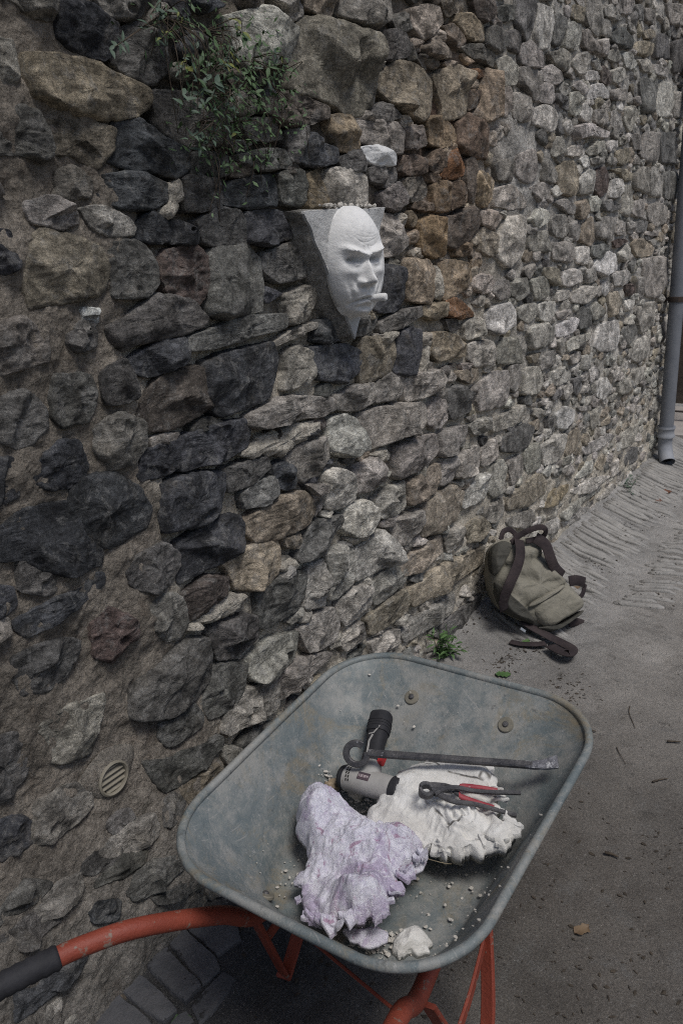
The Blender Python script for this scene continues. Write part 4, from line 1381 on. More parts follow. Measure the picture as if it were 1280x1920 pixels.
# the turned edge is set into the plaque
edge = rad > 0.985
Vf[edge, 1] = PT - 0.012
idx = np.arange(na * nb).reshape(na, nb)
FF = np.stack([idx[:-1, :-1], idx[1:, :-1], idx[1:, 1:], idx[:-1, 1:]], -1).reshape(-1, 4)
put('face', (Vf, FF), M_FACE, MASK_FR, mask, sharp=None)
_m = np.argmin((xx - 0.014) ** 2 + (yy + 0.0955) ** 2)
mouth = Vf[_m].copy()
cdir = fn * 0.86 + fx * 0.50 + np.array([0, 0, 0.05])
cdir /= np.linalg.norm(cdir)
cp = [mouth + cdir * k for k in (-0.012, 0.0, 0.014, 0.032, 0.050, 0.0535, 0.054)]
cv, cf = tube(cp, [.0088, .0092, .0098, .0106, .0110, .0092, .0045], 20)
cv = cv + 0.0009 * np.stack([fbm(cv * 120, 3, 160), fbm(cv * 120, 3, 161), fbm(cv * 120, 3, 162)], 1)
put('cigar', (cv, cf), M_FACE, MASK_FR, mask, sharp=None)
# crumbs of mortar lying on the plaque's top edge
crumbs = []
for _ in range(34):
    p = np.array([rng.uniform(pl[:, 0].min() + 0.08, pl[:, 0].max() - 0.05), rng.uniform(0.02, 0.05), pl[:, 1].max() + 0.004])
    s_ = rng.uniform(.003, .008)
    vv_, ff_ = lathe([(.0001, -.6 * s_), (.8 * s_, -.4 * s_), (s_, 0), (.6 * s_, .5 * s_), (.0001, .6 * s_)], p, rng.normal(0, 1, 3), 7)
    crumbs.append((vv_ + .35 * s_ * np.stack([vnoise(vv_ * 300 + k_, 3) for k_ in range(3)], 1), ff_))
put('crumbs', join(*crumbs), M_CRUMB, MASK_FR, mask, smooth=False, stuff=True)

# ================================================================== ROUND VENT
VENT_FR = Frame('wall', (vc[0], 0, vc[1]))
vn = float(flare(vc[:1], vc[1:])[0]) + 0.016
vent = thing('air_vent', 'small round beige air vent with sloping slats near the foot of the wall', 'vent', VENT_FR)
r_ = 0.041
put('ring', lathe([(r_ - .007, -.05), (r_ - .006, .003), (r_ - .003, .006), (r_ + .001, .004), (r_ + .002, -.05)], (vc[0], vn, vc[1]), (0, 1, 0), 40), M_VENT, VENT_FR, vent)
put('duct', lathe([(0.0001, -.02), (r_ - .006, -.02)], (vc[0], vn, vc[1]), (0, 1, 0), 32), M_HOLE, VENT_FR, vent)
for k_ in range(5):
    z = vc[1] - 0.029 + k_ * 0.0145
    hw = math.sqrt(max(0, (r_ - .006) ** 2 - (z - vc[1]) ** 2)) + .001
    put('slat', bar(np.array([[vc[0] - hw, vn - .006, z], [vc[0] + hw, vn - .006, z]]), .013, .0048, up=(0, .55, .83)), M_VENT, VENT_FR, vent)
coll = []
q_ = np.array([[vc[0] + 0.075 * math.cos(x) * (1 + .2 * math.sin(3 * x)), vc[1] + 0.07 * math.sin(x)] for x in np.linspace(0, 2 * math.pi, 40, endpoint=False)])
ri = np.array([[vc[0] + (r_ + .001) * math.cos(x), vc[1] + (r_ + .001) * math.sin(x)] for x in np.linspace(0, 2 * math.pi, 40, endpoint=False)])
V, F = [], []
for k_, s in enumerate((0, .25, .6, 1.0)):
    m_ = ri + (q_ - ri) * s
    V.append(np.c_[m_[:, 0], vn + .001 - .018 * s ** 1.5 + .003 * fbm(np.c_[m_ * 40, np.zeros(40)], 3, 170) * (s > 0), m_[:, 1]])
    if k_:
        F += [((k_ - 1) * 40 + j, k_ * 40 + j, k_ * 40 + (j + 1) % 40, (k_ - 1) * 40 + (j + 1) % 40) for j in range(40)]
put('mortar_collar', (np.vstack(V), F), M_MORTAR, WALL_FR, wall, tint=(.27, .245, .21), sharp=None)

# ================================================================== DRAINPIPE
pu, pn = 5.76, 0.075
PIPE_FR = Frame('wall', (pu, pn, 0))
pipe = thing('drainpipe', 'blue grey drainpipe running down the far end of the stone wall', 'drainpipe', PIPE_FR)
pr = 0.047
put('downpipe', tube([(pu, pn, z) for z in (0.21, 0.6, 1.2, 2.0, 2.8, 3.5)], pr, 28), M_PIPE, PIPE_FR, pipe)
put('collar', lathe([(pr, .285), (pr + .012, .29), (pr + .014, .275), (pr + .008, .265), (pr + .008, .235), (pr + .013, .228), (pr + .013, .212), (pr + .002, .205)], (pu, pn, 0), (0, 0, 1), 28), M_PIPEP, PIPE_FR, pipe)
sp = smooth_path([(pu, pn, .215), (pu, pn, .15), (pu - .022, pn + .016, .09), (pu - .062, pn + .042, .045)], 6)
v_, f_ = tube(sp, np.linspace(pr + .001, pr + .004, len(sp)), 28, caps=False)
v2, f2 = tube(sp, np.linspace(pr - .003, pr - .001, len(sp)), 28, caps=False)
put('shoe', join((v_, f_), (v2, [g[::-1] for g in f2])), M_PIPEP, PIPE_FR, pipe)
put('opening', lathe([(0.0001, 0), (pr, 0)], sp[-4], sp[-1] - sp[-2], 24), M_HOLE, PIPE_FR, pipe)
for z in (1.15, 2.5):
    b_ = lathe([(pr + .001, z - .018), (pr + .006, z - .016), (pr + .006, z + .016), (pr + .001, z + .018)], (pu, pn, 0), (0, 0, 1), 28)
    put('bracket', join(b_, box((pu, pn - .07, z), (.03, .05, .02))), M_IRON, PIPE_FR, pipe)

# ================================================================== BEYOND THE END OF THE WALL
BEY_FR = Frame('wall', (7.6, 0.5, 0))
fence = thing('timber_fence', 'brown timber fence of upright boards beyond the end of the wall', 'fence', BEY_FR)
for k_ in range(34):
    n_ = -1.5 + k_ * 0.125
    put('board', box((7.7 + rng.uniform(-.006, .006), n_, 1.0 + rng.uniform(-.02, .02)), (.025, .118, 2.0)), M_BEHIND, BEY_FR, fence, smooth=False)
for z in (.4, 1.6):
    put('rail', box((7.735, .55, z), (.04, 4.3, .09)), M_BEHIND, BEY_FR, fence, smooth=False)
RAIL_FR = Frame('wall', (6.9, 0.4, 0))
rail = thing('iron_railing', 'thin rusty iron railing with upright bars in front of brown timber boards', 'railing', RAIL_FR)
for k_ in range(26):
    n_ = -1.2 + k_ * 0.105
    put('bar', tube([(6.9, n_, .12), (6.9, n_, 1.35)], .0075, 8), M_IRON, RAIL_FR, rail)
for z in (.16, 1.30):
    put('rail', bar(np.array([[6.9, -1.3, z], [6.9, 1.5, z]]), .03, .012), M_IRON, RAIL_FR, rail)
step = put('doorstep', box((6.95, .2, .015), (1.1, 3.2, .13)), M_PALE, Frame('wall', (6.95, .2, 0)), None, smooth=False)
tag(step, 'pale concrete step under the iron railing past the drainpipe', 'step')

# ================================================================== WHEELBARROW
BAR_FR = Frame('barrow', (0, 0, 0))
barrow = thing('wheelbarrow', 'orange framed wheelbarrow with a dusty galvanised tray, parked along the stone wall', 'wheelbarrow', BAR_FR)
TL, WF, WB, RF, RB, ZF, ZB, ZFL = 0.772, 0.640, 0.621, 0.158, 0.168, 0.621, 0.562, 0.365

def tray_ring(s, grow=0.0, m=14):
    hb, hf = WB / 2 - 0.125 * s + grow, WF / 2 - 0.13 * s + grow
    y0, y1 = -TL / 2 + 0.16 * s - grow, TL / 2 - 0.31 * s + grow
    pts = []
    for sx, sy in ((1, 1), (1, -1), (-1, -1), (-1, 1)):
        r = (RF - .05 * s if sy > 0 else RB - .06 * s) + grow
        hw = hf if sy > 0 else hb
        cx, cy = sx * (hw - r), (y1 - r) if sy > 0 else (y0 + r)
        a0 = {(1, 1): 90, (1, -1): 0, (-1, -1): -90, (-1, 1): -180}[(sx, sy)]
        for t in np.linspace(0, 90, m):
            a = math.radians(a0 - t)
            pts.append((cx + r * math.cos(a), cy + r * math.sin(a)))
        # straight run to the next corner is subdivided so that it can carry dents and corrugations
        nx, ny = {(1, 1): (1, -1), (1, -1): (-1, -1), (-1, -1): (-1, 1), (-1, 1): (1, 1)}[(sx, sy)]
        r2 = (RF - .05 * s if ny > 0 else RB - .06 * s) + grow
        hw2 = hf if ny > 0 else hb
        c2x, c2y = nx * (hw2 - r2), (y1 - r2) if ny > 0 else (y0 + r2)
        a2 = math.radians(a0 - 90)
        q1 = np.array(pts[-1])
        q2 = np.array([c2x + r2 * math.cos(a2), c2y + r2 * math.sin(a2)])
        for t in np.linspace(0, 1, 22)[1:-1]:
            pts.append(tuple(q1 + (q2 - q1) * t))
    p = np.array(pts)
    zr = ZB + (ZF - ZB) * ((p[:, 1] + TL / 2) / TL)
    e = s if s < .8 else .8 + (1 - (1 - (s - .8) / .2) ** 2) * .2
    return np.c_[p, zr + (ZFL - zr) * e]

S_ = [0, .02, .05, .1, .18, .27, .36, .45, .54, .63, .72, .8, .85, .9, .95, 1.0]
rings = [tray_ring(s) for s in S_]
last = rings[-1]
cc = np.array([0, -.1, ZFL])
for k_ in (.85, .66, .45, .25, .08):
    rings.append(np.c_[cc[:2] + (last[:, :2] - cc[:2]) * k_, np.full(len(last), ZFL)])
rings = np.array(rings)
inner = rings.copy()
X_, Y_ = inner[..., 0], inner[..., 1]
sl = np.array(S_ + [1.0] * 5)[:, None]
front = (np.abs(X_) < 0.20) & (Y_ > 0.03)
cor = np.zeros(X_.shape)
for x0 in (-.15, -.075, 0.0, .075, .15):
    cor = cor + np.exp(-((X_ - x0) / .009) ** 2)
inner[..., 2] += front * cor * 0.006 * sstep(.12, .3, sl) * sstep(1.0, .85, sl)
nP = inner.reshape(-1, 3)
inner[..., 2] += (0.0035 * fbm(nP * 7, 3, 200)).reshape(X_.shape) * sstep(0, .2, sl)
under = rings.copy()
under[..., 2] -= 0.004
under[..., :2] *= 1.004
n_r, n_c = X_.shape
def ring_faces(n_r, n_c, flip, off=0):
    F = []
    for i in range(n_r - 1):
        for j in range(n_c):
            k = (j + 1) % n_c
            q = (i * n_c + j, i * n_c + k, (i + 1) * n_c + k, (i + 1) * n_c + j)
            F.append(tuple(x + off for x in (q if not flip else q[::-1])))
    F.append(tuple(off + (n_r - 1) * n_c + j for j in (range(n_c) if not flip else range(n_c)[::-1])))
    return F
V = np.vstack([inner.reshape(-1, 3), under.reshape(-1, 3)])
tray = put('tray', (V, ring_faces(n_r, n_c, False) + ring_faces(n_r, n_c, True, n_r * n_c)), M_TRAY, BAR_FR, barrow, sharp=R(50))
rim_path = tray_ring(0, -0.001)
rim_path[:, 2] -= 0.006
rim_path = rim_path[[i for i in range(len(rim_path)) if i == 0 or np.linalg.norm(rim_path[i] - rim_path[i - 1]) > 1e-5]]
rp = resample(rim_path, 180)
rp[:, 2] += 0.003 * fbm(rp * 6, 3, 205)
V, F = tube(np.vstack([rp, rp[:2]]), 0.0088, 12, caps=False)
put('rim', (V, F), M_TRAY, BAR_FR, tray, sharp=None)
def on_tray(x, y):
    """height of the tray's inside at (x, y)"""
    best = ZFL
    for s in np.linspace(0, 1, 60):
        r_ = tray_ring(s, 0, 6)
        if in_poly(x, y, r_[:, :2]):
            d = np.linalg.norm(r_[:, :2] - [x, y], axis=1)
            best = r_[d.argmin(), 2]
        else:
            break
    return best
for x, y in ((-.125, .312), (.115, .312), (-.155, -.235)):
    z = on_tray(x, y)
    nrm = np.array([0, -.62, .78]) if y > 0 else np.array([0, .5, .86])
    put('washer', lathe([(.0001, .0032), (.007, .0032), (.0075, .0025), (.0165, .0022), (.018, .0005), (.018, -.004)], (x, y, z + .002), nrm, 24), simple('dusty washer %d' % (x * 1000), (.16, .15, .12), (.22, .2, .16), 40, .7, .2, .001, 150), BAR_FR, tray)
    put('bolt', join(lathe([(.0001, .0065), (.005, .006), (.0072, .0035), (.0074, .002)], (x, y, z + .002), nrm, 14)), M_STEEL, BAR_FR, tray)
for s in (-1, 1):
    hp = smooth_path([(s * .05, .50, .19), (s * .10, .34, .27), (s * .13, .10, .332), (s * .165, -.14, .334), (s * .182, -.245, .344), (s * .198, -.325, .408), (s * .243, -.468, .483), (s * .285, -.555, .498), (s * .305, -.605, .502)], 8)
    h_ = put('handle', tube(hp, .0172, 18), M_ORANGE, BAR_FR, barrow, sharp=None)
    gp = smooth_path([(s * .300, -.592, .5015), (s * .335, -.675, .500), (s * .365, -.745, .492)], 14)
    rg = .0205 + .0011 * np.sin(np.arange(len(gp)) * 2.1)
    rg[-1] = .012
    rg[0] = .0185
    put('grip', tube(gp, rg, 20), M_BLACK, BAR_FR, h_, sharp=None)
    # V shaped leg of bent flat bar
    lp = smooth_path([(s * .200, -.235, .335), (s * .232, -.135, .09), (s * .243, -.105, .018)], 6)
    lp2 = smooth_path([(s * .243, -.095, .018), (s * .225, -.03, .15), (s * .175, .06, .345)], 6)
    foot = smooth_path([(s * .243, -.112, .022), (s * .245, -.100, .006), (s * .243, -.086, .022)], 5)
    put('leg', join(bar(lp, .030, .010, up=(0, -1, .3)), bar(lp2, .030, .010, up=(0, -1, -.4)), bar(foot, .030, .010, up=(0, 0, -1))), M_ORANGE, BAR_FR, barrow)
    put('leg_strap', bar(smooth_path([(s * .222, -.168, .20), (s * .215, -.09, .225), (s * .198, .01, .25)], 4), .028, .006, up=(s, 0, 0)), M_ORANGE, BAR_FR, barrow)
put('cross_brace', bar(np.array([[-.185, -.20, .335], [.0, -.26, .368], [.195, -.325, .405]]), .006, .026, up=(0, -.5, .8)), M_ORANGE, BAR_FR, barrow)
wheel = put('wheel', lathe([(.02, -.03), (.03, -.03), (.03, -.012), (.115, -.02), (.125, -.03), (.125, .03), (.115, .02), (.03, .012), (.03, .03), (.02, .03)], (0, .50, .178), (1, 0, 0), 40), M_ORANGE, BAR_FR, barrow)
an = np.linspace(0, 2 * math.pi, 60)
tp = np.stack([0 * an, .50 + .145 * np.cos(an), .178 + .145 * np.sin(an)], 1)
put('tyre', tube(tp, .033, 16, caps=False), M_BLACK, BAR_FR, wheel, sharp=None)
put('axle', tube([(-.07, .50, .178), (.07, .50, .178)], .008, 12), M_STEEL, BAR_FR, wheel)
put('nose_bar', tube(smooth_path([(-.06, .50, .19), (-.08, .62, .24), (0, .71, .26), (.08, .62, .24), (.06, .50, .19)], 8), .012, 12), M_ORANGE, BAR_FR, barrow, sharp=None)

# ================================================================== WHAT LIES IN THE TRAY
def cast(outline, zfun, bumps, edge, thick, seed, M=150, rag=0.05, rough=0.004, ridge=None, ts=None, fold=0.0, mask=None):
    """a cast shell: ragged outline in barrow x, y; zfun gives the height of its lower face"""
    P = np.array(outline, float)
    if area2(P) < 0:
        P = P[::-1]
    P = resample(chaikin(P, 1), M)
    c = centroid(P)
    j3 = np.c_[P * 55, np.full(M, seed)]
    d = P - c
    L_ = np.linalg.norm(d, axis=1)
    P_smooth = P
    P = c + d * (1 + (0.008 * fbm(j3 * .45, 3, seed) + 0.0045 * fbm(j3 * 1.2, 2, seed + 1, .6) - 0.016 * np.clip(fbm(j3 * .8, 3, seed + 6, .6) - .12, 0, 1)) * rag / .05 / L_)[:, None]
    ts = np.array(ts if ts is not None else [0, .012, .03, .055, .085, .12, .16, .2, .245, .29, .34, .39, .44, .5, .56, .62, .68, .74, .8, .86, .92, .97])
    q, t, F, c = disc_mesh(P, ts)
    qs = np.vstack([P_smooth + (c - P_smooth) * x for x in ts] + [c[None]])
    kk = sstep(.02, .14, t)[:, None]
    q = q * (1 - kk) + qs * kk                      # the ragged edge does not run on as ribs into the surface
    rr = np.r_[np.tile(np.linalg.norm(P_smooth - c, axis=1), len(ts)), .1]
    dist = t * rr
    e = 1 - np.clip(1 - dist / edge, 0, 1) ** 2.2
    h = zfun(q[:, 0], q[:, 1]) + thick * (0.35 + .65 * np.clip(dist / .012, 0, 1) ** .6)
    B_ = np.zeros(len(q))
    for (x, y, sx, sy, a, rot) in bumps:
        cs, sn = math.cos(rot), math.sin(rot)
        dx, dy = q[:, 0] - x, q[:, 1] - y
        B_ = B_ + a * np.exp(-((dx * cs + dy * sn) / sx) ** 2 - ((-dx * sn + dy * cs) / sy) ** 2)
    h = h + e * B_
    n3 = np.c_[q * 1.0, np.full(len(q), seed * .13)]
    mk = mask(q[:, 0], q[:, 1]) if mask is not None else 1.0
    rough, fold = rough * mk, fold * mk
    h = h + rough * e ** .3 * (1.1 * fbm(n3 * np.array([14, 14, 1]), 4, seed + 2) + .5 * fbm(n3 * np.array([42, 42, 1]), 3, seed + 3, .6)) + fold * e ** .5 * fbm(n3 * np.array([19, 23, 1]), 3, seed + 4, .6, True) + .22 * fold * e ** .4 * fbm(n3 * np.array([61, 48, 1]), 3, seed + 8, .6, True)
    if ridge is not None:
        h = h + ridge(q[:, 0], q[:, 1]) * e
    low = h - thick - 0.35 * e * B_
    n = len(q)
    V = np.vstack([np.c_[q, h], np.c_[q, low]])
    F2 = F + [tuple(n + k for k in f[::-1]) for f in F] + [(j + n, (j + 1) % M + n, (j + 1) % M, j) for j in range(M)]
    return V, F2

# lilac cast, nearest the handles
LIL = [(-0.2166, -0.0558), (-0.2071, -0.0221), (-0.1686, 0.0039), (-0.1184, 0.0244), (-0.0581, 0.0268), (-0.0002, 0.0252), (0.0609, -0.0092), (0.0721, -0.0096), (0.0856, -0.0487), (0.0662, -0.0954), (0.0711, -0.1206), (0.0922, -0.1414), (0.0982, -0.1728), (0.0986, -0.2006), (0.0822, -0.2185), (0.0664, -0.2442), (0.0271, -0.2401), (-0.01, -0.255), (-0.0456, -0.2475), (-0.0627, -0.2174), (-0.0926, -0.204), (-0.1034, -0.1785), (-0.1025, -0.1617), (-0.1465, -0.1191), (-0.1641, -0.1154)]
lil_b = [(-0.1366, -0.0579, 0.06, 0.08, 0.085, 0.3), (-0.0422, -0.1109, 0.06, 0.06, 0.045, 0), (0.0286, -0.2112, 0.06, 0.05, 0.055, 0), (0.003, -0.059, 0.07, 0.07, 0.05, 0), (-0.1046, -0.0947, 0.014, 0.035, -0.014, 0.5), (-0.0164, -0.1694, 0.06, 0.012, -0.02, -0.25), (-0.0527, -0.2062, 0.02, 0.03, -0.015, 0), (0.073, -0.1997, 0.03, 0.04, 0.02, 0)]
lil = put('painted_cast', cast(LIL, lambda x, y: ZFL + .055 + .02 * sstep(.02, .16, y) + .03 * sstep(-.05, -.2, x) + .035 * sstep(-.02, .06, x), lil_b, .05, .010, 300, M=300, rag=.09, rough=.010, fold=.014, mask=lambda x, y: .35 + .75 * sstep(.09, -.06, y), ts=np.r_[0, .006, .014, .025, np.linspace(.04, .97, 46)]), M_LILAC, BAR_FR, None, sharp=None)
tag(lil, 'lumpy lilac stained plaster cast with ragged edges, at the handle end of the tray', 'plaster cast')
lil_parts = []
for (P, z, a, s_) in ([([(-0.1154, -0.2034), (-0.1191, -0.1683), (-0.0832, -0.1766), (-0.0612, -0.1717), (-0.049, -0.1912), (-0.0777, -0.2111)], 0.425, 0.012, 305), ([(-0.0698, -0.2398), (-0.0781, -0.2022), (-0.0497, -0.1979), (-0.0119, -0.2349), (-0.01, -0.255), (-0.0379, -0.2531)], 0.42, 0.016, 306), ([(0.017, -0.2266), (0.0447, -0.2186), (0.0655, -0.1923), (0.0903, -0.1916), (0.1006, -0.2129), (0.0817, -0.2376), (0.0452, -0.243)], 0.4, 0.008, 307), ([(0.0685, -0.0905), (0.0723, -0.0477), (0.0803, -0.0179), (0.0808, -0.0004), (0.0929, -0.0307), (0.0946, -0.0673)], 0.44, 0.006, 308)]):
    put('flap', cast(P, lambda x, y, z=z: z + 0 * x, [(np.mean([p[0] for p in P]), np.mean([p[1] for p in P]), .03, .03, a, 0)], .012, .006, s_, M=60, rag=.06, rough=.004, ts=[0, .04, .1, .2, .35, .55, .8]), M_LILAC, BAR_FR, lil, sharp=None)

# white mould with the hollow of a face, behind it
WHI = [(-0.0576, -0.0422), (-0.0741, 0.0144), (-0.0893, 0.0747), (-0.0767, 0.1143), (-0.0484, 0.1655), (0.0034, 0.1946), (0.0428, 0.208), (0.0868, 0.1959), (0.1041, 0.2139), (0.1401, 0.1967), (0.1672, 0.1522), (0.1915, 0.0919), (0.2252, 0.0813), (0.2395, 0.062), (0.2301, 0.0365), (0.2131, 0.0299), (0.192, 0.0144), (0.1734, -0.0063), (0.1532, -0.0114), (0.1239, -0.0217), (0.1038, -0.0164), (0.077, -0.0217), (0.0526, -0.0253), (0.0239, -0.0243), (-0.0068, -0.042)]
whi_b = [(-0.0124, 0.0875, 0.06, 0.06, 0.035, 0), (0.0557, 0.1677, 0.06, 0.04, 0.02, 0), (0.1201, 0.071, 0.055, 0.045, 0.024, 0), (0.1541, 0.1278, 0.02, 0.04, -0.02, 0), (0.1252, 0.1657, 0.03, 0.03, 0.012, 0), (-0.0123, 0.0275, 0.04, 0.03, 0.01, 0)]
fx0, fy0 = 0.1254, 0.0624
def rose(x, y):
    dx, dy = (x - fx0), (y - fy0) * 1.25
    r = np.sqrt(dx ** 2 + dy ** 2)
    g = 0.0042 * np.cos(r * 2 * math.pi / .0165 + .8 * np.sin(np.arctan2(dy, dx) * 2)) * np.exp(-(r / .048) ** 4) - 0.010 * np.exp(-((r - .055) / .010) ** 2) * (dx + dy > -.03)
    return g - 0.004 * np.exp(-(np.abs(np.mod(dx + .008, .016) - .008) / .0035) ** 2) * np.exp(-(r / .024) ** 4)
whi = put('face_mould', cast(WHI, lambda x, y: 0.1065 * x + 0.2868 * y + 0.4326, whi_b, .035, .016, 330, M=300, rag=.12, rough=.0058, ridge=rose, fold=.009, mask=lambda x, y: .18 + .75 * sstep(.14, .06, y), ts=np.r_[0, .006, .014, .025, np.linspace(.04, .97, 46)]), M_MOULD, BAR_FR, None, sharp=None)
tag(whi, 'cracked white plaster mould with a crumpled face imprint, resting under the pincers in the tray', 'plaster mould')

# torn flakes standing off the lower edges of both casts
def flakes(owner, mat, pts, zf, n_, seed):
    r = np.random.default_rng(seed)
    for k in range(n_):
        i = r.uniform(0, len(pts) - 1)
        a, b = np.array(pts[int(i)]), np.array(pts[int(i) + 1])
        p = a + (b - a) * (i % 1) + r.normal(0, .006, 2)
        s_ = r.uniform(.010, .022)
        an = np.sort(r.uniform(0, 2 * math.pi, 9))
        P = np.stack([np.cos(an) * r.uniform(.5, 1.1, 9), np.sin(an) * r.uniform(.4, .9, 9)], 1) * s_
        if abs(area2(P)) < s_ * s_ * .8:
            continue
        P = resample(P, 22)
        q, t_, F, c = disc_mesh(P, np.array([0, .1, .35, .7]))
        th = .0035
        z = th * np.minimum(1, t_ / .1) + .003 * fbm(np.c_[q * 70, np.full(len(q), k)], 3, seed)
        tx, ty = r.normal(0, .55, 2)
        n = len(q)
        V = np.vstack([np.c_[q, z], np.c_[q, z - th - .001]])
        V[:, 2] += V[:, 0] * tx + V[:, 1] * ty
        V = V + np.array([p[0], p[1], zf(p[0], p[1])])
        F2 = F + [tuple(n + j for j in f[::-1]) for f in F] + [(j + n, (j + 1) % 22 + n, (j + 1) % 22, j) for j in range(22)]
        put('flake', (V, F2), mat, BAR_FR, owner, sharp=R(30))
flakes(lil, M_LILAC, [(-0.0924, -0.1968), (-0.0417, -0.2581), (0.0033, -0.2712), (0.0429, -0.2615), (0.0862, -0.2413), (0.1088, -0.2048), (0.0912, -0.1508), (0.0898, -0.0905), (0.0878, -0.0431)], lambda x, y: ZFL + .075 + .03 * sstep(-.02, .06, x), 26, 371)
flakes(whi, M_MOULD, [(0.0532, -0.0181), (0.0996, -0.0085), (0.1482, -0.0008), (0.1828, 0.0227), (0.2209, 0.0515), (0.2289, 0.0783), (0.1942, 0.1023), (0.1528, 0.1729), (0.0964, 0.2316)], lambda x, y: (0.1065 * x + 0.2868 * y + 0.4326) + .014, 30, 372)

# scrap near the rim
SCR = [(0.1007, -0.1994), (0.0998, -0.164), (0.1134, -0.1475), (0.1259, -0.1286), (0.1546, -0.1386), (0.1661, -0.1565), (0.1559, -0.1747), (0.1368, -0.1901), (0.1271, -0.2065)]
scr = put('plaster_scrap', cast(SCR, lambda x, y: ZFL + .006 + 0 * x, [(np.mean([p[0] for p in SCR]), np.mean([p[1] for p in SCR]), .05, .03, .010, 0)], .015, .010, 350, M=110, rag=.12, rough=.006, fold=.007), M_MOULD, BAR_FR, None, sharp=None)
tag(scr, 'small flat white plaster scrap in the tray corner below the lilac cast', 'plaster scrap')
def lump(c, s, seed, sq=1.0):
    """broken chunk"""
    an = np.linspace(0, 2 * math.pi, 14, endpoint=False)
    V, F = [], []
    rs = np.array([.02, .55, .85, 1.0, .95, .6, .02])
    zs = np.array([-.9, -.85, -.5, 0, .5, .85, .95]) * sq
    for r_, z_ in zip(rs, zs):
        V.append(np.c_[r_ * np.cos(an), r_ * np.sin(an), np.full(14, z_)])
    V = np.vstack(V)
    V = V * (1 + .75 * fbm(V * 1.5 + seed * 3.1, 3, seed))[:, None] * np.asarray(s) + np.asarray(c)
    for i in range(6):
        for j in range(14):
            F.append((i * 14 + j, i * 14 + (j + 1) % 14, (i + 1) * 14 + (j + 1) % 14, (i + 1) * 14 + j))
    return V, F
x, y = -0.2050, 0.0722
rock = put('broken_stone', lump((x, y, on_tray(x, y) + .012), (.016, .019, .018), 361), simple('tan broken stone', (.30, .23, .15), (.36, .28, .19), 30, .9, 0, .004, 90), BAR_FR)
tag(rock, 'small tan broken stone between the drill and the lilac cast', 'stone')
x, y = -0.1560, 0.1029
rock = put('plaster_chunk', lump((x, y, on_tray(x, y) + .014), (.019, .014, .012), 365), M_CRUMB, BAR_FR)
tag(rock, 'pale grey plaster chunk lying in crumbs in front of the drill', 'plaster chunk')
x, y = .012, -.045
P_ = []
cr = []
HEAPS = [(-0.2122, 0.0794, 0.012, 60), (-0.1787, 0.0936, 0.016, 120), (-0.1324, 0.1109, 0.016, 80), (0.1043, -0.1825, 0.02, 90), (0.0587, -0.2026, 0.02, 60), (0.1653, -0.0376, 0.09, 60), (-0.1471, -0.1405, 0.05, 40), (0.0593, 0.0314, 0.05, 60), (-0.1373, 0.2763, 0.09, 16), (0.2287, -0.1708, 0.03, 15)]
for hx, hy, hs, hn in HEAPS:
    for _ in range(hn):
        x, y = hx + rng.normal(0, hs), hy + rng.normal(0, hs)
        if abs(x) > .28 or abs(y) > .34:
            continue
        s_ = .0011 + .0035 * rng.random() ** 2.2 * (1.8 if rng.random() < .06 else 1)
        z = on_tray(x, y) + .002 + max(0, .010 * (1 - math.hypot(x - hx, y - hy) / (2 * hs + 1e-6)))
        V, F = lump((x, y, z), (s_ * rng.uniform(.8, 1.5), s_ * rng.uniform(.7, 1.2), s_ * .45), int(rng.integers(1e5)))
        V = V.reshape(7, 14, 3)[[0, 1, 3, 5, 6]][:, ::2].reshape(-1, 3)
        F = [(i * 7 + j, i * 7 + (j + 1) % 7, (i + 1) * 7 + (j + 1) % 7, (i + 1) * 7 + j) for i in range(4) for j in range(7)]
        cr.append((V, F))
o = put('plaster_crumbs', join(*cr), M_CRUMB, BAR_FR, None, smooth=False, stuff=True)
tag(o, 'loose plaster crumbs and dust strewn over the tray floor', 'crumbs')

# ---- cordless drill, lying on its side
dA, dB = np.array((-0.1832, 0.0853, 0.4571)), np.array((-0.0413, 0.0838, 0.475))          # butt and front end of the housing axis
dT = np.array((-0.1617, 0.2334, 0.545))                                     # end of the battery
DR_FR = Frame('barrow', ((dA + dB) / 2) * np.array([1, 1, 0]) + np.array([0, 0, dA[2] - .03]))
drill = thing('cordless_drill', 'small grey cordless drill with a black battery handle, lying behind the lilac cast', 'drill', DR_FR)
ax = (dB - dA) / np.linalg.norm(dB - dA)
hv = dT - (dA * .52 + dB * .48)
hl = np.linalg.norm(hv)
hd = hv / hl
nz = np.cross(ax, hd)
nz /= np.linalg.norm(nz)
if nz[2] < 0:
    nz = -nz
L_ = np.linalg.norm(dB - dA)
put('housing', lathe([(.0001, -.0), (.020, .001), (.027, .006), (.0285, .016), (.0285, .05), (.029, L_ * .7), (.0275, L_ * .92), (.024, L_)], dA, ax, 28), M_GREYPL, DR_FR, drill)
put('butt_cap', lathe([(.0001, -.003), (.017, -.003), (.0255, .002), (.0288, .010), (.0292, .016), (.0285, .017)], dA - ax * .001, ax, 28), M_BLACK, DR_FR, drill)
put('gear_collar', lathe([(.0295, 0), (.030, .004), (.030, .016), (.026, .02), (.02, .03), (.012, .04), (.0001, .04)], dB - ax * .006, ax, 24), M_BLACK, DR_FR, drill)
h0 = dA * .52 + dB * .48
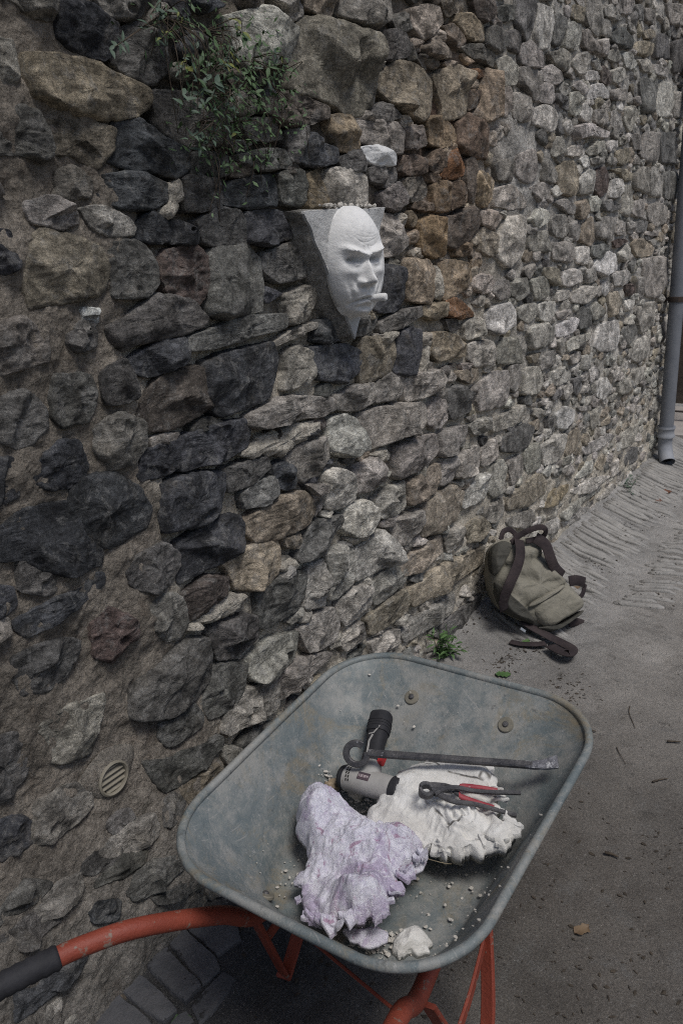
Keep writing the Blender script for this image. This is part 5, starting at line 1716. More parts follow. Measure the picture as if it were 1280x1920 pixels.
def oval(P, a, b, e1, e2, seg=24, pw=2.6):
    V, F = [], []
    an = np.linspace(0, 2 * math.pi, seg, endpoint=False)
    c_, s_ = np.cos(an), np.sin(an)
    cx = np.sign(c_) * np.abs(c_) ** (2 / pw)
    sx = np.sign(s_) * np.abs(s_) ** (2 / pw)
    for p, aa, bb in zip(P, a, b):
        V.append(np.asarray(p) + aa * cx[:, None] * e1 + bb * sx[:, None] * e2)
    for i in range(len(P) - 1):
        for j in range(seg):
            k = (j + 1) % seg
            F.append((i * seg + j, i * seg + k, (i + 1) * seg + k, (i + 1) * seg + j))
    F.append(tuple(range(seg))[::-1])
    F.append(tuple((len(P) - 1) * seg + j for j in range(seg)))
    return np.vstack(V), F
hx_ = np.cross(hd, nz)
sft = [h0 + hd * k * hl for k in (.08, .18, .3, .42, .5)]
put('neck', oval(sft, [.030, .026, .021, .020, .0205], [.024, .022, .019, .018, .018], hx_, nz), M_GREYPL, DR_FR, drill)
gr = [h0 + hd * k * hl for k in (.28, .33, .45, .55, .66, .70)]
put('grip', oval(gr, [.0235, .0232, .0218, .0215, .0235, .0242], [.0205, .0203, .0195, .0195, .0215, .022], hx_, nz), M_BLACK, DR_FR, drill)
bt = [h0 + hd * k * hl for k in (.69, .70, .72, .96, .985, 1.0)]
bat = put('battery', oval(bt, [.020, .0262, .0268, .0262, .0245, .018], [.019, .0245, .0252, .0245, .023, .017], hx_, nz), M_BLACK, DR_FR, drill)
for k in (.76, .80, .84):
    put('rib', oval([h0 + hd * (k + j) * hl for j in (0, .004, .014, .018)], [.0262, .0276, .0276, .0262], [.0245, .0259, .0259, .0245], hx_, nz), M_BLACK, DR_FR, bat)
up_ = lambda P: np.array([h0 + hd * a * hl + hx_ * b + nz * c for a, b, c in P])
put('stripe', bar(up_([(.64, -.021, .008), (.635, -.012, .0195), (.64, .001, .0228), (.74, .013, .0232), (.72, .021, .015)]), .0035, .0016, up=nz), M_GREYPL, DR_FR, drill)
put('stripe', bar(up_([(.62, -.001, .0215), (.54, -.008, .0190), (.36, -.006, .0200), (.315, .002, .0208)]), .0045, .0016, up=nz), M_GREYPL, DR_FR, drill)
put('trigger', box(h0 + hd * .34 * hl + ax * .024 + nz * .004, (.016, .026, .018), (ax, hd, nz), .2), M_RED, DR_FR, drill)
put('direction_switch', oval([h0 + hd * .27 * hl - ax * .004 + nz * (.0215 + k) for k in (0, .0035, .005)], [.0068, .0065, .004], [.0038, .0035, .002], ax, hd), M_RED, DR_FR, drill)
lb = dA + ax * L_ * .50 + nz * .0283 + hd * .002
lab = put('label_plate', box(lb, (.030, .017, .0016), (ax, hd, nz), .25), M_LABELBAR, DR_FR, drill)
for k in range(6):
    c_ = lb + nz * .0011 + ax * (-.0105 + k * .0042)
    mk = [box(c_, (.0028, .0009, .0006), (ax, hd, nz)), box(c_ - ax * .0011, (.0008, .006, .0006), (ax, hd, nz))]
    if k % 2:
        mk.append(box(c_ + ax * .0011, (.0008, .006, .0006), (ax, hd, nz)))
    else:
        mk.append(box(c_ + hd * .0026, (.0028, .0009, .0006), (ax, hd, nz)))
    put('mark', join(*mk), M_LETTER, DR_FR, lab, smooth=False)
for i in range(2):
    for j in range(5):
        a_ = (-.5 + j * .27)
        d_ = math.cos(a_) * nz + math.sin(a_) * hd
        put('vent_slot', box(dA + ax * (.026 + i * .006) + d_ * .0283, (.0028, .0055, .0018), (ax, np.cross(d_, ax), d_), .2), M_HOLE, DR_FR, drill)

# ---- pry bar
pa, pb = np.array((-0.1175, 0.0975, 0.535)), np.array((0.2629, 0.2137, 0.562))
PRY_FR = Frame('barrow', (pa + pb) / 2)
pry = thing('pry_bar', 'plaster spattered steel pry bar with a curled end, lying across the tray over the drill', 'pry bar', PRY_FR)
dx_ = (pb - pa) / np.linalg.norm(pb - pa)
upv = np.array([0, -.35, .94])
upv = upv - dx_ * (upv @ dx_)
upv /= np.linalg.norm(upv)
sd = np.cross(upv, dx_)
put('shaft', bar(np.array([pa + dx_ * k for k in np.linspace(0.0, np.linalg.norm(pb - pa) - .045, 8)]), np.linspace(.0165, .0155, 8), np.linspace(.013, .012, 8), up=upv), M_STEEL, PRY_FR, pry)
cu = []
for a in np.linspace(math.radians(55), math.radians(370), 20):
    cu.append(pa - dx_ * .026 + sd * -.004 + (math.cos(a) * dx_ * .024 + math.sin(a) * (sd * .010 + upv * .012) * 1.5))
put('hook', bar(np.array(cu), np.linspace(.016, .013, 20), np.linspace(.007, .009, 20), up=np.cross(dx_, sd * .010 + upv * .012)), M_STEEL, PRY_FR, pry)
ce = [pb - dx_ * .065, pb - dx_ * .045, pb - dx_ * .02, pb + dx_ * .006]
ce = np.array([ce[0], ce[1], ce[2] + upv * .003 + sd * .002, ce[3] + upv * .010 + sd * .006])
put('chisel_end', bar(ce, [.015, .017, .023, .031], [.012, .012, .010, .005], up=upv), M_STEELP, PRY_FR, pry)

# ---- pincers and red handled pliers on the mould
def tool(P, w, h, up, m, nm, fr, parent):
    return put(nm, bar(smooth_path(P, 6), w, h, up=up), m, fr, parent)
pj = np.array((0.0532, 0.0488, 0.535))
a1, a2 = np.array((0.216, 0.1448, 0.525)), np.array((0.2245, 0.1041, 0.505))
PIN_FR = Frame('barrow', pj)
pin = thing('pincers', 'dark steel end cutting pincers with long bare handles, lying on the white mould', 'pincers', PIN_FR)
ft = ((a1 + a2) / 2 - pj)
ft /= np.linalg.norm(ft)
u3 = np.array([0, -.25, .97])
u3 = u3 - ft * (u3 @ ft)
u3 /= np.linalg.norm(u3)
s3 = np.cross(u3, ft)
if (a1 - a2) @ s3 < 0:
    s3 = -s3
def arm(end, sg):
    P = [pj + ft * .014 + s3 * .006 * -sg, pj + ft * .034 + s3 * sg * .008, pj + ft * .06 + s3 * sg * .016, pj * .45 + end * .55, end]
    P = np.array(P) + u3 * .002 * sg
    n_ = len(smooth_path(P, 6))
    return put('arm', bar(smooth_path(P, 6), np.interp(np.linspace(0, 1, n_), [0, .15, .3, 1], [.017, .013, .010, .0085]), np.interp(np.linspace(0, 1, n_), [0, .3, 1], [.011, .009, .0075]), up=u3), M_STEEL, PIN_FR, pin)
arm(a1, 1)
arm(a2, -1)
for sg in (1, -1):
    P = [pj + ft * .016 - s3 * sg * .001, pj + ft * .004 + s3 * sg * .0125, pj - ft * .009 + s3 * sg * .011, pj - ft * .014 + s3 * sg * .0025]
    n_ = len(smooth_path(P, 6))
    put('jaw', bar(smooth_path(P, 6), np.linspace(.010, .007, n_), np.linspace(.013, .022, n_), up=u3), M_STEEL, PIN_FR, pin)
put('pivot', lathe([(.0065, 0), (.0065, .0075), (.005, .0095), (.0001, .0098)], pj + ft * .014 - u3 * .001, u3, 16), M_STEEL, PIN_FR, pin)

rj = np.array((0.0749, 0.0828, 0.527))
r1, r2 = np.array((0.1671, 0.1433, 0.515)), np.array((0.175, 0.1085, 0.5))
RED_FR = Frame('barrow', rj)
red = thing('pliers', 'pliers with dusty red grips, half under the dark pincers on the white mould', 'pliers', RED_FR)
rf = ((r1 + r2) / 2 - rj)
rf /= np.linalg.norm(rf)
us = np.array([0, -.2, .97])
ss = np.cross(us, rf)
ss /= np.linalg.norm(ss)
if (r1 - r2) @ ss < 0:
    ss = -ss
for e_, sg in ((r1, 1), (r2, -1)):
    P = np.array([rj + rf * .012 - ss * sg * .004, rj + rf * .032 + ss * sg * .009, rj * .62 + e_ * .38 + ss * sg * .006, rj * .3 + e_ * .7 + ss * sg * .004, e_])
    sp_ = smooth_path(P, 6)
    put('tang', bar(sp_[:9], .010, .008, up=us), M_STEEL, RED_FR, red)
    n_ = len(sp_) - 6
    put('grip', oval(sp_[6:], np.interp(np.linspace(0, 1, n_), [0, .12, .5, 1], [.0085, .0072, .0062, .005]), np.interp(np.linspace(0, 1, n_), [0, .5, 1], [.0065, .0058, .0045]), ss, us, 14, 2.0), M_REDGRIP, RED_FR, red)
put('jaws', join(bar(np.array([rj + rf * .018, rj, rj - rf * .022, rj - rf * .034]), [.019, .021, .015, .007], [.009, .010, .008, .006], up=us)), M_STEEL, RED_FR, red)
put('pivot', lathe([(.006, 0), (.006, .0065), (.0001, .008)], rj + rf * .006, us, 14), M_STEEL, RED_FR, red)

# loose straws in the tray
for k, (P) in enumerate([[(0.0698, -0.0212, 0.43), (0.1289, -0.0324, 0.45), (0.1336, 0.005, 0.42)], [(0.0644, -0.0773, 0.43), (0.0908, -0.0711, 0.44), (0.0866, -0.0306, 0.42)]]):
    o = put('straw', tube(smooth_path(P, 6), .0008, 6), M_STRAW, Frame('barrow', P[0]))
    tag(o, ['long pale straw poking out from under the lilac cast', 'short pale straw beside the lilac cast edge'][k], 'straw')

# ================================================================== BACKPACK SLUMPED AGAINST THE WALL
bo, b1, b2 = [np.array(p, float) for p in ((2.96, 0.12, 0.4028), (3.149, 0.3928, 0.06), (2.917, 0.2485, 0.05))]
e1 = (b1 - b2) / np.linalg.norm(b1 - b2)
bn = np.cross(e1, bo - b2)
bn /= np.linalg.norm(bn)
if bn[1] + bn[2] < 0:
    bn = -bn
e2 = np.cross(bn, e1)
PACK_FR = Frame('wall', (bo[0], .15, 0))
pack = thing('backpack', 'olive canvas backpack with brown webbing straps slumped against the foot of the wall', 'backpack', PACK_FR)
def pk(P3):
    d = np.asarray(P3, float) - bo
    return np.stack([d @ e1, d @ e2], 1)
def pillow(P3, front, backd, seed, M=90, off=0.0, folds=0.0, creases=(), floor=True, soft=.35):
    P = pk(P3)
    if area2(P) < 0:
        P = P[::-1]
    P = resample(chaikin(P, 2), M)
    ts = np.array([0, .03, .07, .12, .18, .25, .33, .42, .52, .63, .75, .88])
    q, t, F, c = disc_mesh(P, ts)
    n3 = np.c_[q, np.full(len(q), seed * .31)]
    e = 1 - np.clip(1 - t / soft, 0, 1) ** 2.2
    h = off + front * e + folds * e * fbm(n3 * np.array([11, 17, 1]), 3, seed, .5, True) + folds * .5 * e * fbm(n3 * 30, 3, seed + 1)
    for (a, b_, w_, d_) in creases:
        a2_, b2_ = pk([a, b_])
        ab = b2_ - a2_
        s_ = np.clip(((q - a2_) @ ab) / (ab @ ab), 0, 1)
        dd = np.linalg.norm(q - a2_ - s_[:, None] * ab, axis=1)
        h = h + d_ * np.exp(-(dd / w_) ** 2)
    hb = off - .004 - backd * e
    fr_ = bo + q[:, :1] * e1 + q[:, 1:] * e2 + h[:, None] * bn
    bk = bo + q[:, :1] * e1 + q[:, 1:] * e2 + hb[:, None] * bn
    if floor:
        bk[:, 2] = np.maximum(bk[:, 2], .008)
        fr_[:, 2] = np.maximum(fr_[:, 2], .012)
        bk[:, 1] = np.maximum(bk[:, 1], .03)
    n = len(q)
    F2 = F + [tuple(n + k for k in f[::-1]) for f in F] + [(j + n, (j + 1) % M + n, (j + 1) % M, j) for j in range(M)]
    return np.vstack([fr_, bk]), F2
put('body', pillow([(2.832, 0.0942, 0.3614), (2.864, 0.0982, 0.3983), (2.902, 0.1166, 0.4122), (2.966, 0.16, 0.4075), (3.027, 0.2041, 0.3949), (3.045, 0.2412, 0.3373), (3.06, 0.2925, 0.2439), (3.101, 0.3507, 0.171), (3.13, 0.3968, 0.1092), (3.107, 0.402, 0.0645), (3.017, 0.356, 0.0373), (2.945, 0.318, 0.0196), (2.89, 0.2708, 0.0472), (2.858, 0.2365, 0.0778), (2.808, 0.1859, 0.1212), (2.8, 0.1484, 0.1936), (2.804, 0.1173, 0.2693)], .055, .17, 400, 110, folds=.016, creases=[((2.86, 0.1366, 0.3069), (3.031, 0.2427, 0.3135), 0.016, -0.022), ((2.908, 0.1505, 0.3447), (3.02, 0.2226, 0.3428), 0.014, 0.014), ((2.84, 0.1586, 0.228), (2.88, 0.2258, 0.1343), 0.013, -0.02), ((2.88, 0.2258, 0.1343), (3.066, 0.3229, 0.1837), 0.01, -0.014), ((2.966, 0.2227, 0.2653), (3.058, 0.3061, 0.2104), 0.02, 0.012), ((2.913, 0.2227, 0.1886), (3.025, 0.2961, 0.1844), 0.018, 0.01), ((2.824, 0.1175, 0.2976), (2.906, 0.1392, 0.3672), 0.012, -0.014)], soft=.42), M_CANVAS, PACK_FR, pack, sharp=None)
pkt = put('front_pocket', pillow([(2.865, 0.2364, 0.1456), (2.947, 0.2796, 0.1675), (3.045, 0.3302, 0.1936), (3.077, 0.3664, 0.1588), (3.103, 0.4035, 0.1119), (3.083, 0.4048, 0.0804), (2.996, 0.3577, 0.0615), (2.928, 0.3239, 0.0387), (2.893, 0.2923, 0.0609)], .030, .03, 410, 70, off=.040, folds=.008, soft=.30), M_CANVAS, PACK_FR, pack, sharp=None)
put('pocket_seam', pillow([(2.852, 0.237, 0.1537), (2.94, 0.2819, 0.1806), (3.022, 0.3241, 0.2035), (3.037, 0.3378, 0.1934), (2.958, 0.2988, 0.1676), (2.869, 0.2536, 0.1407)], .014, .02, 414, 40, off=.066, folds=.003, soft=.5), M_CANVAS, PACK_FR, pkt, sharp=None)
put('side_gusset', pillow([(2.798, 0.1246, 0.273), (2.814, 0.151, 0.2366), (2.838, 0.1883, 0.1869), (2.87, 0.2298, 0.1394), (2.884, 0.2602, 0.0915), (2.889, 0.2778, 0.0591), (2.848, 0.2404, 0.0831), (2.799, 0.19, 0.1264), (2.789, 0.1534, 0.1945)], .030, .06, 420, 70, off=.026, folds=.010), M_CANVASD, PACK_FR, pack, sharp=None)
put('top_gusset', pillow([(2.815, 0.1016, 0.3639), (2.849, 0.1049, 0.4046), (2.885, 0.1239, 0.4143), (2.913, 0.1522, 0.3909), (2.869, 0.144, 0.3456), (2.819, 0.1314, 0.3021), (2.789, 0.1239, 0.2763)], .022, .05, 425, 60, off=.038, folds=.010), M_CANVASD, PACK_FR, pack, sharp=None)
put('bottom_panel', pillow([(2.893, 0.2766, 0.0524), (2.941, 0.3191, 0.0265), (3.01, 0.3531, 0.0493), (3.099, 0.3997, 0.0724), (3.097, 0.4032, 0.0615), (3.008, 0.3593, 0.0318), (2.941, 0.3245, 0.0132), (2.892, 0.282, 0.0392)], .018, .03, 430, 60, off=.034, folds=.004), M_CANVASD, PACK_FR, pack, sharp=None)
def webbing(nm, P3, w_, th=.004, up=None, n_=8):
    sp_ = smooth_path(P3, n_)
    return put(nm, bar(sp_, w_, th, up=bn if up is None else up), M_STRAP, PACK_FR, pack, sharp=None)
webbing('shoulder_strap', [(2.925, 0.1705, 0.4091), (2.886, 0.1942, 0.3722), (2.841, 0.2025, 0.3313), (2.784, 0.1936, 0.269), (2.769, 0.1761, 0.2005), (2.784, 0.1725, 0.1453)], 0.046)
webbing('shoulder_strap', [(2.991, 0.2156, 0.4038), (3.009, 0.2539, 0.3712), (3.003, 0.2784, 0.3225), (3.022, 0.2941, 0.2706), (3.06, 0.3142, 0.2236)], 0.05)
webbing('grab_handle', [(2.901, 0.1477, 0.3987), (2.938, 0.1715, 0.426), (2.966, 0.206, 0.446), (2.994, 0.2338, 0.4531), (3.022, 0.2468, 0.4346), (3.028, 0.2384, 0.4051), (3.011, 0.2199, 0.3933), (2.959, 0.1869, 0.3932)], 0.024)
webbing('back_strap', [(2.916, 0.0938, 0.3987), (2.939, 0.0954, 0.4273), (2.967, 0.1119, 0.4304), (2.98, 0.1306, 0.4076), (2.957, 0.1475, 0.394)], 0.022)
webbing('hip_strap', [(2.879, 0.2114, 0.07), (2.88, 0.2633, 0.045), (2.882, 0.3326, 0.022), (2.863, 0.3986, 0.016), (2.828, 0.4417, 0.022), (2.765, 0.4549, 0.034), (2.772, 0.4178, 0.03), (2.819, 0.3565, 0.018)], .05, up=np.array([0, 0, 1.0]))
webbing('hip_strap', [(2.782, 0.2017, 0.012), (2.785, 0.2448, 0.012), (2.807, 0.2934, 0.012), (2.839, 0.3311, 0.012)], .035, up=np.array([0, 0, 1.0]))
webbing('side_tab', [(3.099, 0.3297, 0.1872), (3.131, 0.3513, 0.1844), (3.184, 0.3717, 0.158)], 0.045)
webbing('side_tab', [(3.182, 0.3729, 0.1517), (3.158, 0.373, 0.1179), (3.135, 0.3655, 0.1005)], 0.02)
webbing('side_tab', [(3.055, 0.3526, 0.0146), (3.097, 0.3709, 0.0057), (3.133, 0.3903, -0.0154)], 0.035)
put('buckle', bar(np.array([(2.818, 0.2298, 0.0643), (2.831, 0.2457, 0.0476)]), .012, .005, up=bn), M_CHROME, PACK_FR, pack)

# ================================================================== PLANTS
def leaf_mesh(name, mat, asp=.36, curl=.25):
    xs = np.array([0, .12, .3, .5, .7, .88, 1.0])
    ws = np.array([.03, .55, .95, 1.0, .72, .35, .02]) * asp * .5
    V, F = [], []
    for x, w_ in zip(xs, ws):
        z = -curl * x * x
        V += [(x, -w_, z + w_ * .35), (x, 0, z), (x, w_, z + w_ * .35)]
    for i in range(6):
        for j in range(2):
            F.append((i * 3 + j, i * 3 + j + 1, (i + 1) * 3 + j + 1, (i + 1) * 3 + j))
    return make_mesh(name, np.array(V), F, mat)
LM = [[leaf_mesh('leaf', m, a, c) for a, c in ((.34, .2), (.42, .45), (.28, -.1))] for m in M_LEAF]
def leaf_at(parent, fr, p, d, up, size, mi, nm='leaf'):
    """p, d, up in frame coordinates"""
    p = fr.local([p])[0]
    o3 = lambda v: np.array([v[0], -v[1], v[2]]) if fr.kind == 'wall' else np.asarray(v)
    d, up = o3(np.asarray(d, float)), o3(np.asarray(up, float))
    d = d / np.linalg.norm(d)
    y = np.cross(up, d)
    y /= np.linalg.norm(y) + 1e-9
    z = np.cross(d, y)
    o = bpy.data.objects.new(nm, LM[mi][random.randrange(3)])
    col.objects.link(o)
    o.parent = parent
    wd = size * random.uniform(.85, 1.15)
    M = Matrix(((d[0] * size, y[0] * wd, z[0] * size, p[0]), (d[1] * size, y[1] * wd, z[1] * size, p[1]), (d[2] * size, y[2] * wd, z[2] * size, p[2]), (0, 0, 0, 1)))
    o.matrix_local = M
    return o
WHORLS = [(1.169, 0.050, 1.972, 0, 0.022), (1.174, 0.060, 1.977, 0, 0.020), (1.263, 0.070, 2.042, 0, 0.026), (1.282, 0.070, 2.056, 0, 0.024), (1.275, 0.080, 2.001, 2, 0.022), (1.300, 0.070, 1.994, 0, 0.024), (1.376, 0.060, 2.051, 0, 0.022), (1.242, 0.070, 2.016, 0, 0.026), (1.274, 0.060, 2.013, 0, 0.022), (1.366, 0.050, 2.043, 2, 0.022), (1.461, 0.080, 2.008, 1, 0.022), (1.471, 0.080, 1.984, 0, 0.022), (1.551, 0.060, 2.059, 2, 0.022), (1.567, 0.060, 2.047, 1, 0.022), (1.460, 0.090, 1.961, 2, 0.024), (1.491, 0.080, 1.976, 2, 0.022), (1.432, 0.090, 1.962, 0, 0.022), (1.603, 0.060, 1.993, 1, 0.024), (1.650, 0.060, 1.993, 1, 0.022), (1.730, 0.050, 2.001, 1, 0.024), (1.701, 0.050, 2.013, 2, 0.020), (1.622, 0.060, 1.962, 1, 0.020), (1.527, 0.080, 1.960, 1, 0.020), (1.579, 0.060, 1.952, 1, 0.020), (1.312, 0.090, 1.881, 0, 0.026), (1.331, 0.090, 1.878, 0, 0.024), (1.325, 0.080, 1.951, 0, 0.024), (1.354, 0.070, 1.959, 2, 0.020), (1.350, 0.100, 1.926, 0, 0.026), (1.380, 0.100, 1.935, 0, 0.026), (1.392, 0.110, 1.925, 0, 0.026), (1.422, 0.100, 1.914, 0, 0.024), (1.451, 0.090, 1.898, 0, 0.024), (1.477, 0.080, 1.878, 0, 0.022), (1.383, 0.100, 1.900, 0, 0.024), (1.354, 0.100, 1.892, 0, 0.024), (1.349, 0.090, 1.873, 0, 0.024), (1.399, 0.090, 1.882, 1, 0.022), (1.324, 0.080, 1.824, 0, 0.026), (1.347, 0.080, 1.830, 0, 0.022), (1.382, 0.070, 1.813, 0, 0.026), (1.363, 0.070, 1.807, 0, 0.022), (1.404, 0.070, 1.828, 0, 0.020), (1.431, 0.080, 1.855, 0, 0.022), (1.492, 0.080, 1.924, 0, 0.022), (1.504, 0.050, 1.831, 2, 0.018), (1.477, 0.050, 1.768, 1, 0.018), (1.469, 0.050, 1.775, 1, 0.016), (1.609, 0.050, 1.790, 1, 0.018), (1.625, 0.050, 1.803, 1, 0.016), (1.386, 0.090, 1.962, 1, 0.022), (1.433, 0.080, 1.989, 1, 0.020), (1.368, 0.080, 1.980, 0, 0.022)]
ROOTS = [(1.511, 0, 2.001), (1.486, 0, 2.061), (1.361, 0, 2.071), (1.58, 0, 1.977), (1.643, 0, 2.03), (1.468, 0, 1.943), (1.698, 0, 1.991), (1.548, 0, 1.884), (1.441, 0, 1.876)]
HP_FR = Frame('wall', (ROOTS[0][0], 0, ROOTS[0][2]))
hang = thing('hanging_plant', 'bushy green plant with star shaped leaf clusters growing out of the top of the wall', 'plant', HP_FR)
stems = []
nleaf = 0
for (u, n, z, mi, sz) in WHORLS:
    rt_ = np.array(min(ROOTS, key=lambda r_: (r_[0] - u) ** 2 + (r_[2] - z - .08) ** 2), float)
    tip = np.array([u, n, z])
    mid = (rt_ + tip) / 2 + np.array([0, .045, .01]) + rng.normal(0, .01, 3)
    sp_ = smooth_path([rt_, mid, tip], 6)
    stems.append(tube(sp_, np.linspace(.0014, .0007, len(sp_)), 5))
    k_ = 4 + int(rng.integers(0, 3))
    a0 = rng.uniform(0, 6.28)
    face = np.array([-.35, .75, .55]) + rng.normal(0, .25, 3)
    face /= np.linalg.norm(face)
    t1 = np.cross(face, [0, .2, 1]); t1 /= np.linalg.norm(t1)
    t2 = np.cross(face, t1)
    for j in range(k_):
        if nleaf >= 285:
            break
        a = a0 + j * 6.283 / k_ + rng.normal(0, .45)
        d = math.cos(a) * t1 + math.sin(a) * t2 + face * rng.uniform(.0, .45)
        leaf_at(hang, HP_FR, tip - (tip - mid) / np.linalg.norm(tip - mid) * rng.uniform(0, .03), d, face, sz * rng.uniform(.5, 1.2), mi if rng.random() < .85 else int(rng.integers(0, 2)))
        nleaf += 1
put('stem', join(*stems), M_TWIG, HP_FR, hang, sharp=None, stuff=True)
# dense small foliage at the heart of the plant
FV, FF_, k0 = [], [], 0
for _ in range(1000):
    r_ = ROOTS[rng.integers(0, len(ROOTS))]
    p = np.array(r_) + np.array([rng.normal(.0, .05), abs(rng.normal(.035, .025)), rng.normal(-.03, .055)])
    d = np.array([rng.normal(0, .6), rng.uniform(.1, .8), rng.normal(-.35, .6)])
    d /= np.linalg.norm(d)
    y = np.cross(d, [rng.normal(0, .4), .6, .8]); y /= np.linalg.norm(y)
    s_ = rng.uniform(.010, .024)
    FV += [p, p + d * s_ * .5 + y * s_ * .2, p + d * s_, p + d * s_ * .5 - y * s_ * .2]
    FF_.append((k0, k0 + 1, k0 + 2, k0 + 3)); k0 += 4
put('foliage', (np.array(FV), FF_), M_LEAF[1], HP_FR, hang, smooth=False, stuff=True)
# trailing dry roots and stems
tr = []
for _ in range(26):
    r_ = np.array(ROOTS[rng.integers(0, len(ROOTS))], float)
    e_ = r_ + np.array([rng.normal(0, .05), rng.uniform(.01, .05), -rng.uniform(.06, .24)])
    tr.append(tube(smooth_path([r_, (r_ + e_) / 2 + np.array([rng.normal(0, .02), .04, .01]), e_], 6), .0009, 4))
put('dry_stem', join(*tr), M_TWIG, HP_FR, hang, sharp=None, stuff=True)

def weed(name, label, base, n_stems, hgt, spread, mi, seed, lsz):
    r = np.random.default_rng(seed)
    fr = Frame('wall', base)
    o = thing(name, label, 'weed', fr)
    st = []
    for _ in range(n_stems):
        b_ = np.array(base) + np.array([r.normal(0, spread * .25), abs(r.normal(0, spread * .15)), 0])
        t_ = b_ + np.array([r.normal(0, spread * .6), abs(r.normal(.02, spread * .5)), hgt * r.uniform(.45, 1)])
        sp_ = smooth_path([b_, (b_ + t_) / 2 + r.normal(0, .008, 3), t_], 5)
        st.append(tube(sp_, np.linspace(.0016, .0007, len(sp_)), 5))
        for k in range(int(r.integers(4, 8))):
            p = sp_[int(r.integers(3, len(sp_)))]
            a = r.uniform(0, 6.28)
            leaf_at(o, fr, p, (math.cos(a), math.sin(a), r.uniform(-.1, .7)), (0, .2, 1), lsz * r.uniform(.6, 1.2), mi)
    put('stem', join(*st), M_LEAF[mi], fr, o, sharp=None)
    return o
weed('green_weed', 'fresh green weed growing where the wall meets the ground, behind the barrow', (2.523, 0.0166, 0), 20, .17, .075, 3, 5, .034)
weed('wall_tuft', 'small dull green tuft at the wall foot beside the drainpipe', (4.99, 0.03, 0), 12, .12, .12, 0, 6, .03)

# ================================================================== LITTER ON THE GROUND
for (p, ang, size, mi, label) in [((1.521, 0.9298), 0.5, 0.045, 4, 'curled brown leaf lying on the open ground right of the barrow'), ((4.934, 0.2457), 0.3, 0.07, 5, 'rust coloured leaf on the ground below the drainpipe'), ((5.146, 0.2515), -0.4, 0.075, 5, 'dark rust leaf curled up nearest the drainpipe shoe'), ((0.8309, 0.2713), 0.8, 0.045, 1, 'dark green oval leaf on the paving slabs at the bottom of the photo'), ((2.537, 0.2769), 1.2, 0.06, 3, 'fresh green leaf on the ground between the barrow and the backpack'), ((2.825, 0.2516), 0.2, 0.05, 3, 'green leaf squashed under the backpack strap'), ((3.43, 0.243), 0.9, 0.06, 4, 'brown crumpled leaf behind the right side of the backpack')]:
    fr = Frame('wall', (p[0], p[1], 0))
    z = float(ground_z(np.array([p[0]]), np.array([p[1]]))[0])
    xs = np.linspace(0, 1, 9)
    ws = np.array([.02, .20, .36, .30, .40, .26, .28, .12, .01]) * rng.uniform(.75, 1.2, 9)
    V, F = [], []
    for x, w_ in zip(xs, ws):
        for y in (-1, -.5, 0, .5, 1):
            V.append((x - .5, y * w_ * (1 + .15 * math.sin(9 * x + y)), .05 + .10 * abs(y) ** 1.5 + .05 * math.sin(3 * x + y * 2) + .04 * x))
    for i in range(8):
        for j in range(4):
            F.append((i * 5 + j, i * 5 + j + 1, (i + 1) * 5 + j + 1, (i + 1) * 5 + j))
    V = np.array(V) * size
    c_, s_ = math.cos(ang), math.sin(ang)
    V = np.c_[V[:, 0] * c_ - V[:, 1] * s_ + p[0], V[:, 0] * s_ + V[:, 1] * c_ + p[1], V[:, 2] + z]
    o = put('fallen_leaf', (V, F), M_LEAF[mi], fr, sharp=None)
    tag(o, label, 'leaf')
for (p, p2, r_, label) in [((2.329, 0.6698), (2.337, 0.7001), 0.004, 'short dark twig by the right rim of the barrow tray'), ((1.8, 0.8978), (1.801, 0.9331), 0.005, 'thick dark twig on the ground right of the barrow'), ((2.167, 0.9274), (2.208, 0.9609), 0.003, 'thin reddish twig at the right of the ground'), ((2.558, 0.75), (2.427, 0.8047), 0.0018, 'long thin curved stalk on the pale ground'), ((2.286, 0.7844), (2.215, 0.8339), 0.0016, 'fine hooked stalk right of the tray corner'), ((2.406, 0.913), (2.422, 0.9509), 0.004, 'dark twig at the right edge of the ground')]:
    a, b_ = np.array(p, float), np.array(p2, float)
    m_ = (a + b_) / 2 + np.array([.15, -.12]) * np.linalg.norm(b_ - a) * (1 if r_ < .003 else .3)
    P = []
    for x in (a, m_, b_):
        P.append((x[0], x[1], float(ground_z(x[:1], x[1:])[0]) + r_ * 1.2 + .002))
    sp_ = smooth_path(P, 5)
    tw = tube(sp_, np.linspace(r_, r_ * .5, len(sp_)), 6)
    tag(put('twig', tw, M_TWIG, Frame('wall', (a[0], a[1], 0)), sharp=None), label, 'twig')
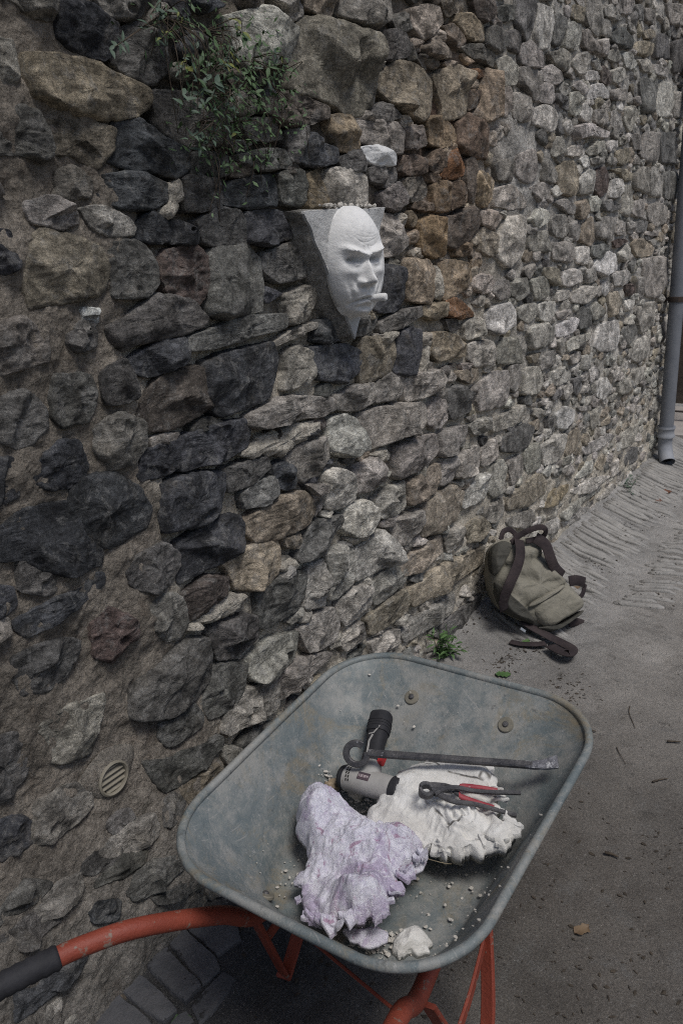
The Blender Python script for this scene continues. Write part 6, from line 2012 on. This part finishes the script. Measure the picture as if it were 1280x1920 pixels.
HEAP2 = [(2.686, 0.2523, 0.05, 60), (2.603, 0.2434, 0.04, 30), (2.769, 0.309, 0.05, 25), (2.592, 0.5216, 0.06, 45), (2.515, 0.5369, 0.05, 25), (3.782, 0.2443, 0.06, 40), (3.856, 0.2618, 0.06, 35), (4.18, 0.2481, 0.08, 40), (4.39, 0.2462, 0.08, 40), (4.713, 0.2183, 0.1, 45), (5.075, 0.2361, 0.1, 50), (5.302, 0.2803, 0.12, 50), (3.579, 0.5824, 0.05, 20), (4.056, 0.5666, 0.06, 30), (3.575, 0.2454, 0.06, 40), (2.734, -0.0088, 0.05, 30), (2.897, -0.0256, 0.05, 25), (2.778, 0.0197, 0.06, 15), (1.312, 0.7203, 0.06, 10), (1.902, 1.014, 0.05, 18), (1.393, 1.009, 0.1, 30), (1.05, 0.4903, 0.1, 30), (1.065, 0.1463, 0.03, 30), (1.069, 0.2146, 0.03, 30), (1.743, 0.9395, 0.3, 90), (1.456, 0.8344, 0.3, 70)]
V_, F_, k0 = [], [], 0
def bits(cx, cy, sp_, n_, smin, smax):
    global k0
    for _ in range(n_):
        u, n = cx + rng.normal(0, sp_), cy + rng.normal(0, sp_ * .7)
        if n < .01 or n > 2.4:
            continue
        z = float(ground_z(np.array([u]), np.array([n]))[0]) + .0015
        s_ = rng.uniform(smin, smax)
        el = rng.uniform(.15, .6)
        a = rng.uniform(0, 6.28)
        c_, s2 = math.cos(a), math.sin(a)
        loc = np.array([(-1, 0, 0), (-.3, el, .1), (.5, el * .7, .25), (1, 0, .1), (.3, -el, .15), (-.5, -el * .6, 0), (0, 0, el * .8)]) * s_
        V_.append(np.c_[loc[:, 0] * c_ - loc[:, 1] * s2 + u, loc[:, 0] * s2 + loc[:, 1] * c_ + n, loc[:, 2] + z])
        F_.extend([(k0 + j, k0 + (j + 1) % 6, k0 + 6) for j in range(6)])
        k0 += 7
for (cx, cy, sp_, n_) in HEAP2:
    bits(cx, cy, sp_, n_, .0025, .0095)
for _ in range(520):
    bits(rng.uniform(.7, 5.6), rng.uniform(.15, 1.6), .02, 1, .001, .0042)
o = put('ground_debris', (np.vstack(V_), F_), M_DEBRIS, WALL_FR, smooth=False, stuff=True)
tag(o, 'scattered dry leaf bits and dirt crumbs on the alley floor', 'debris')
print('objects', len(bpy.data.objects))
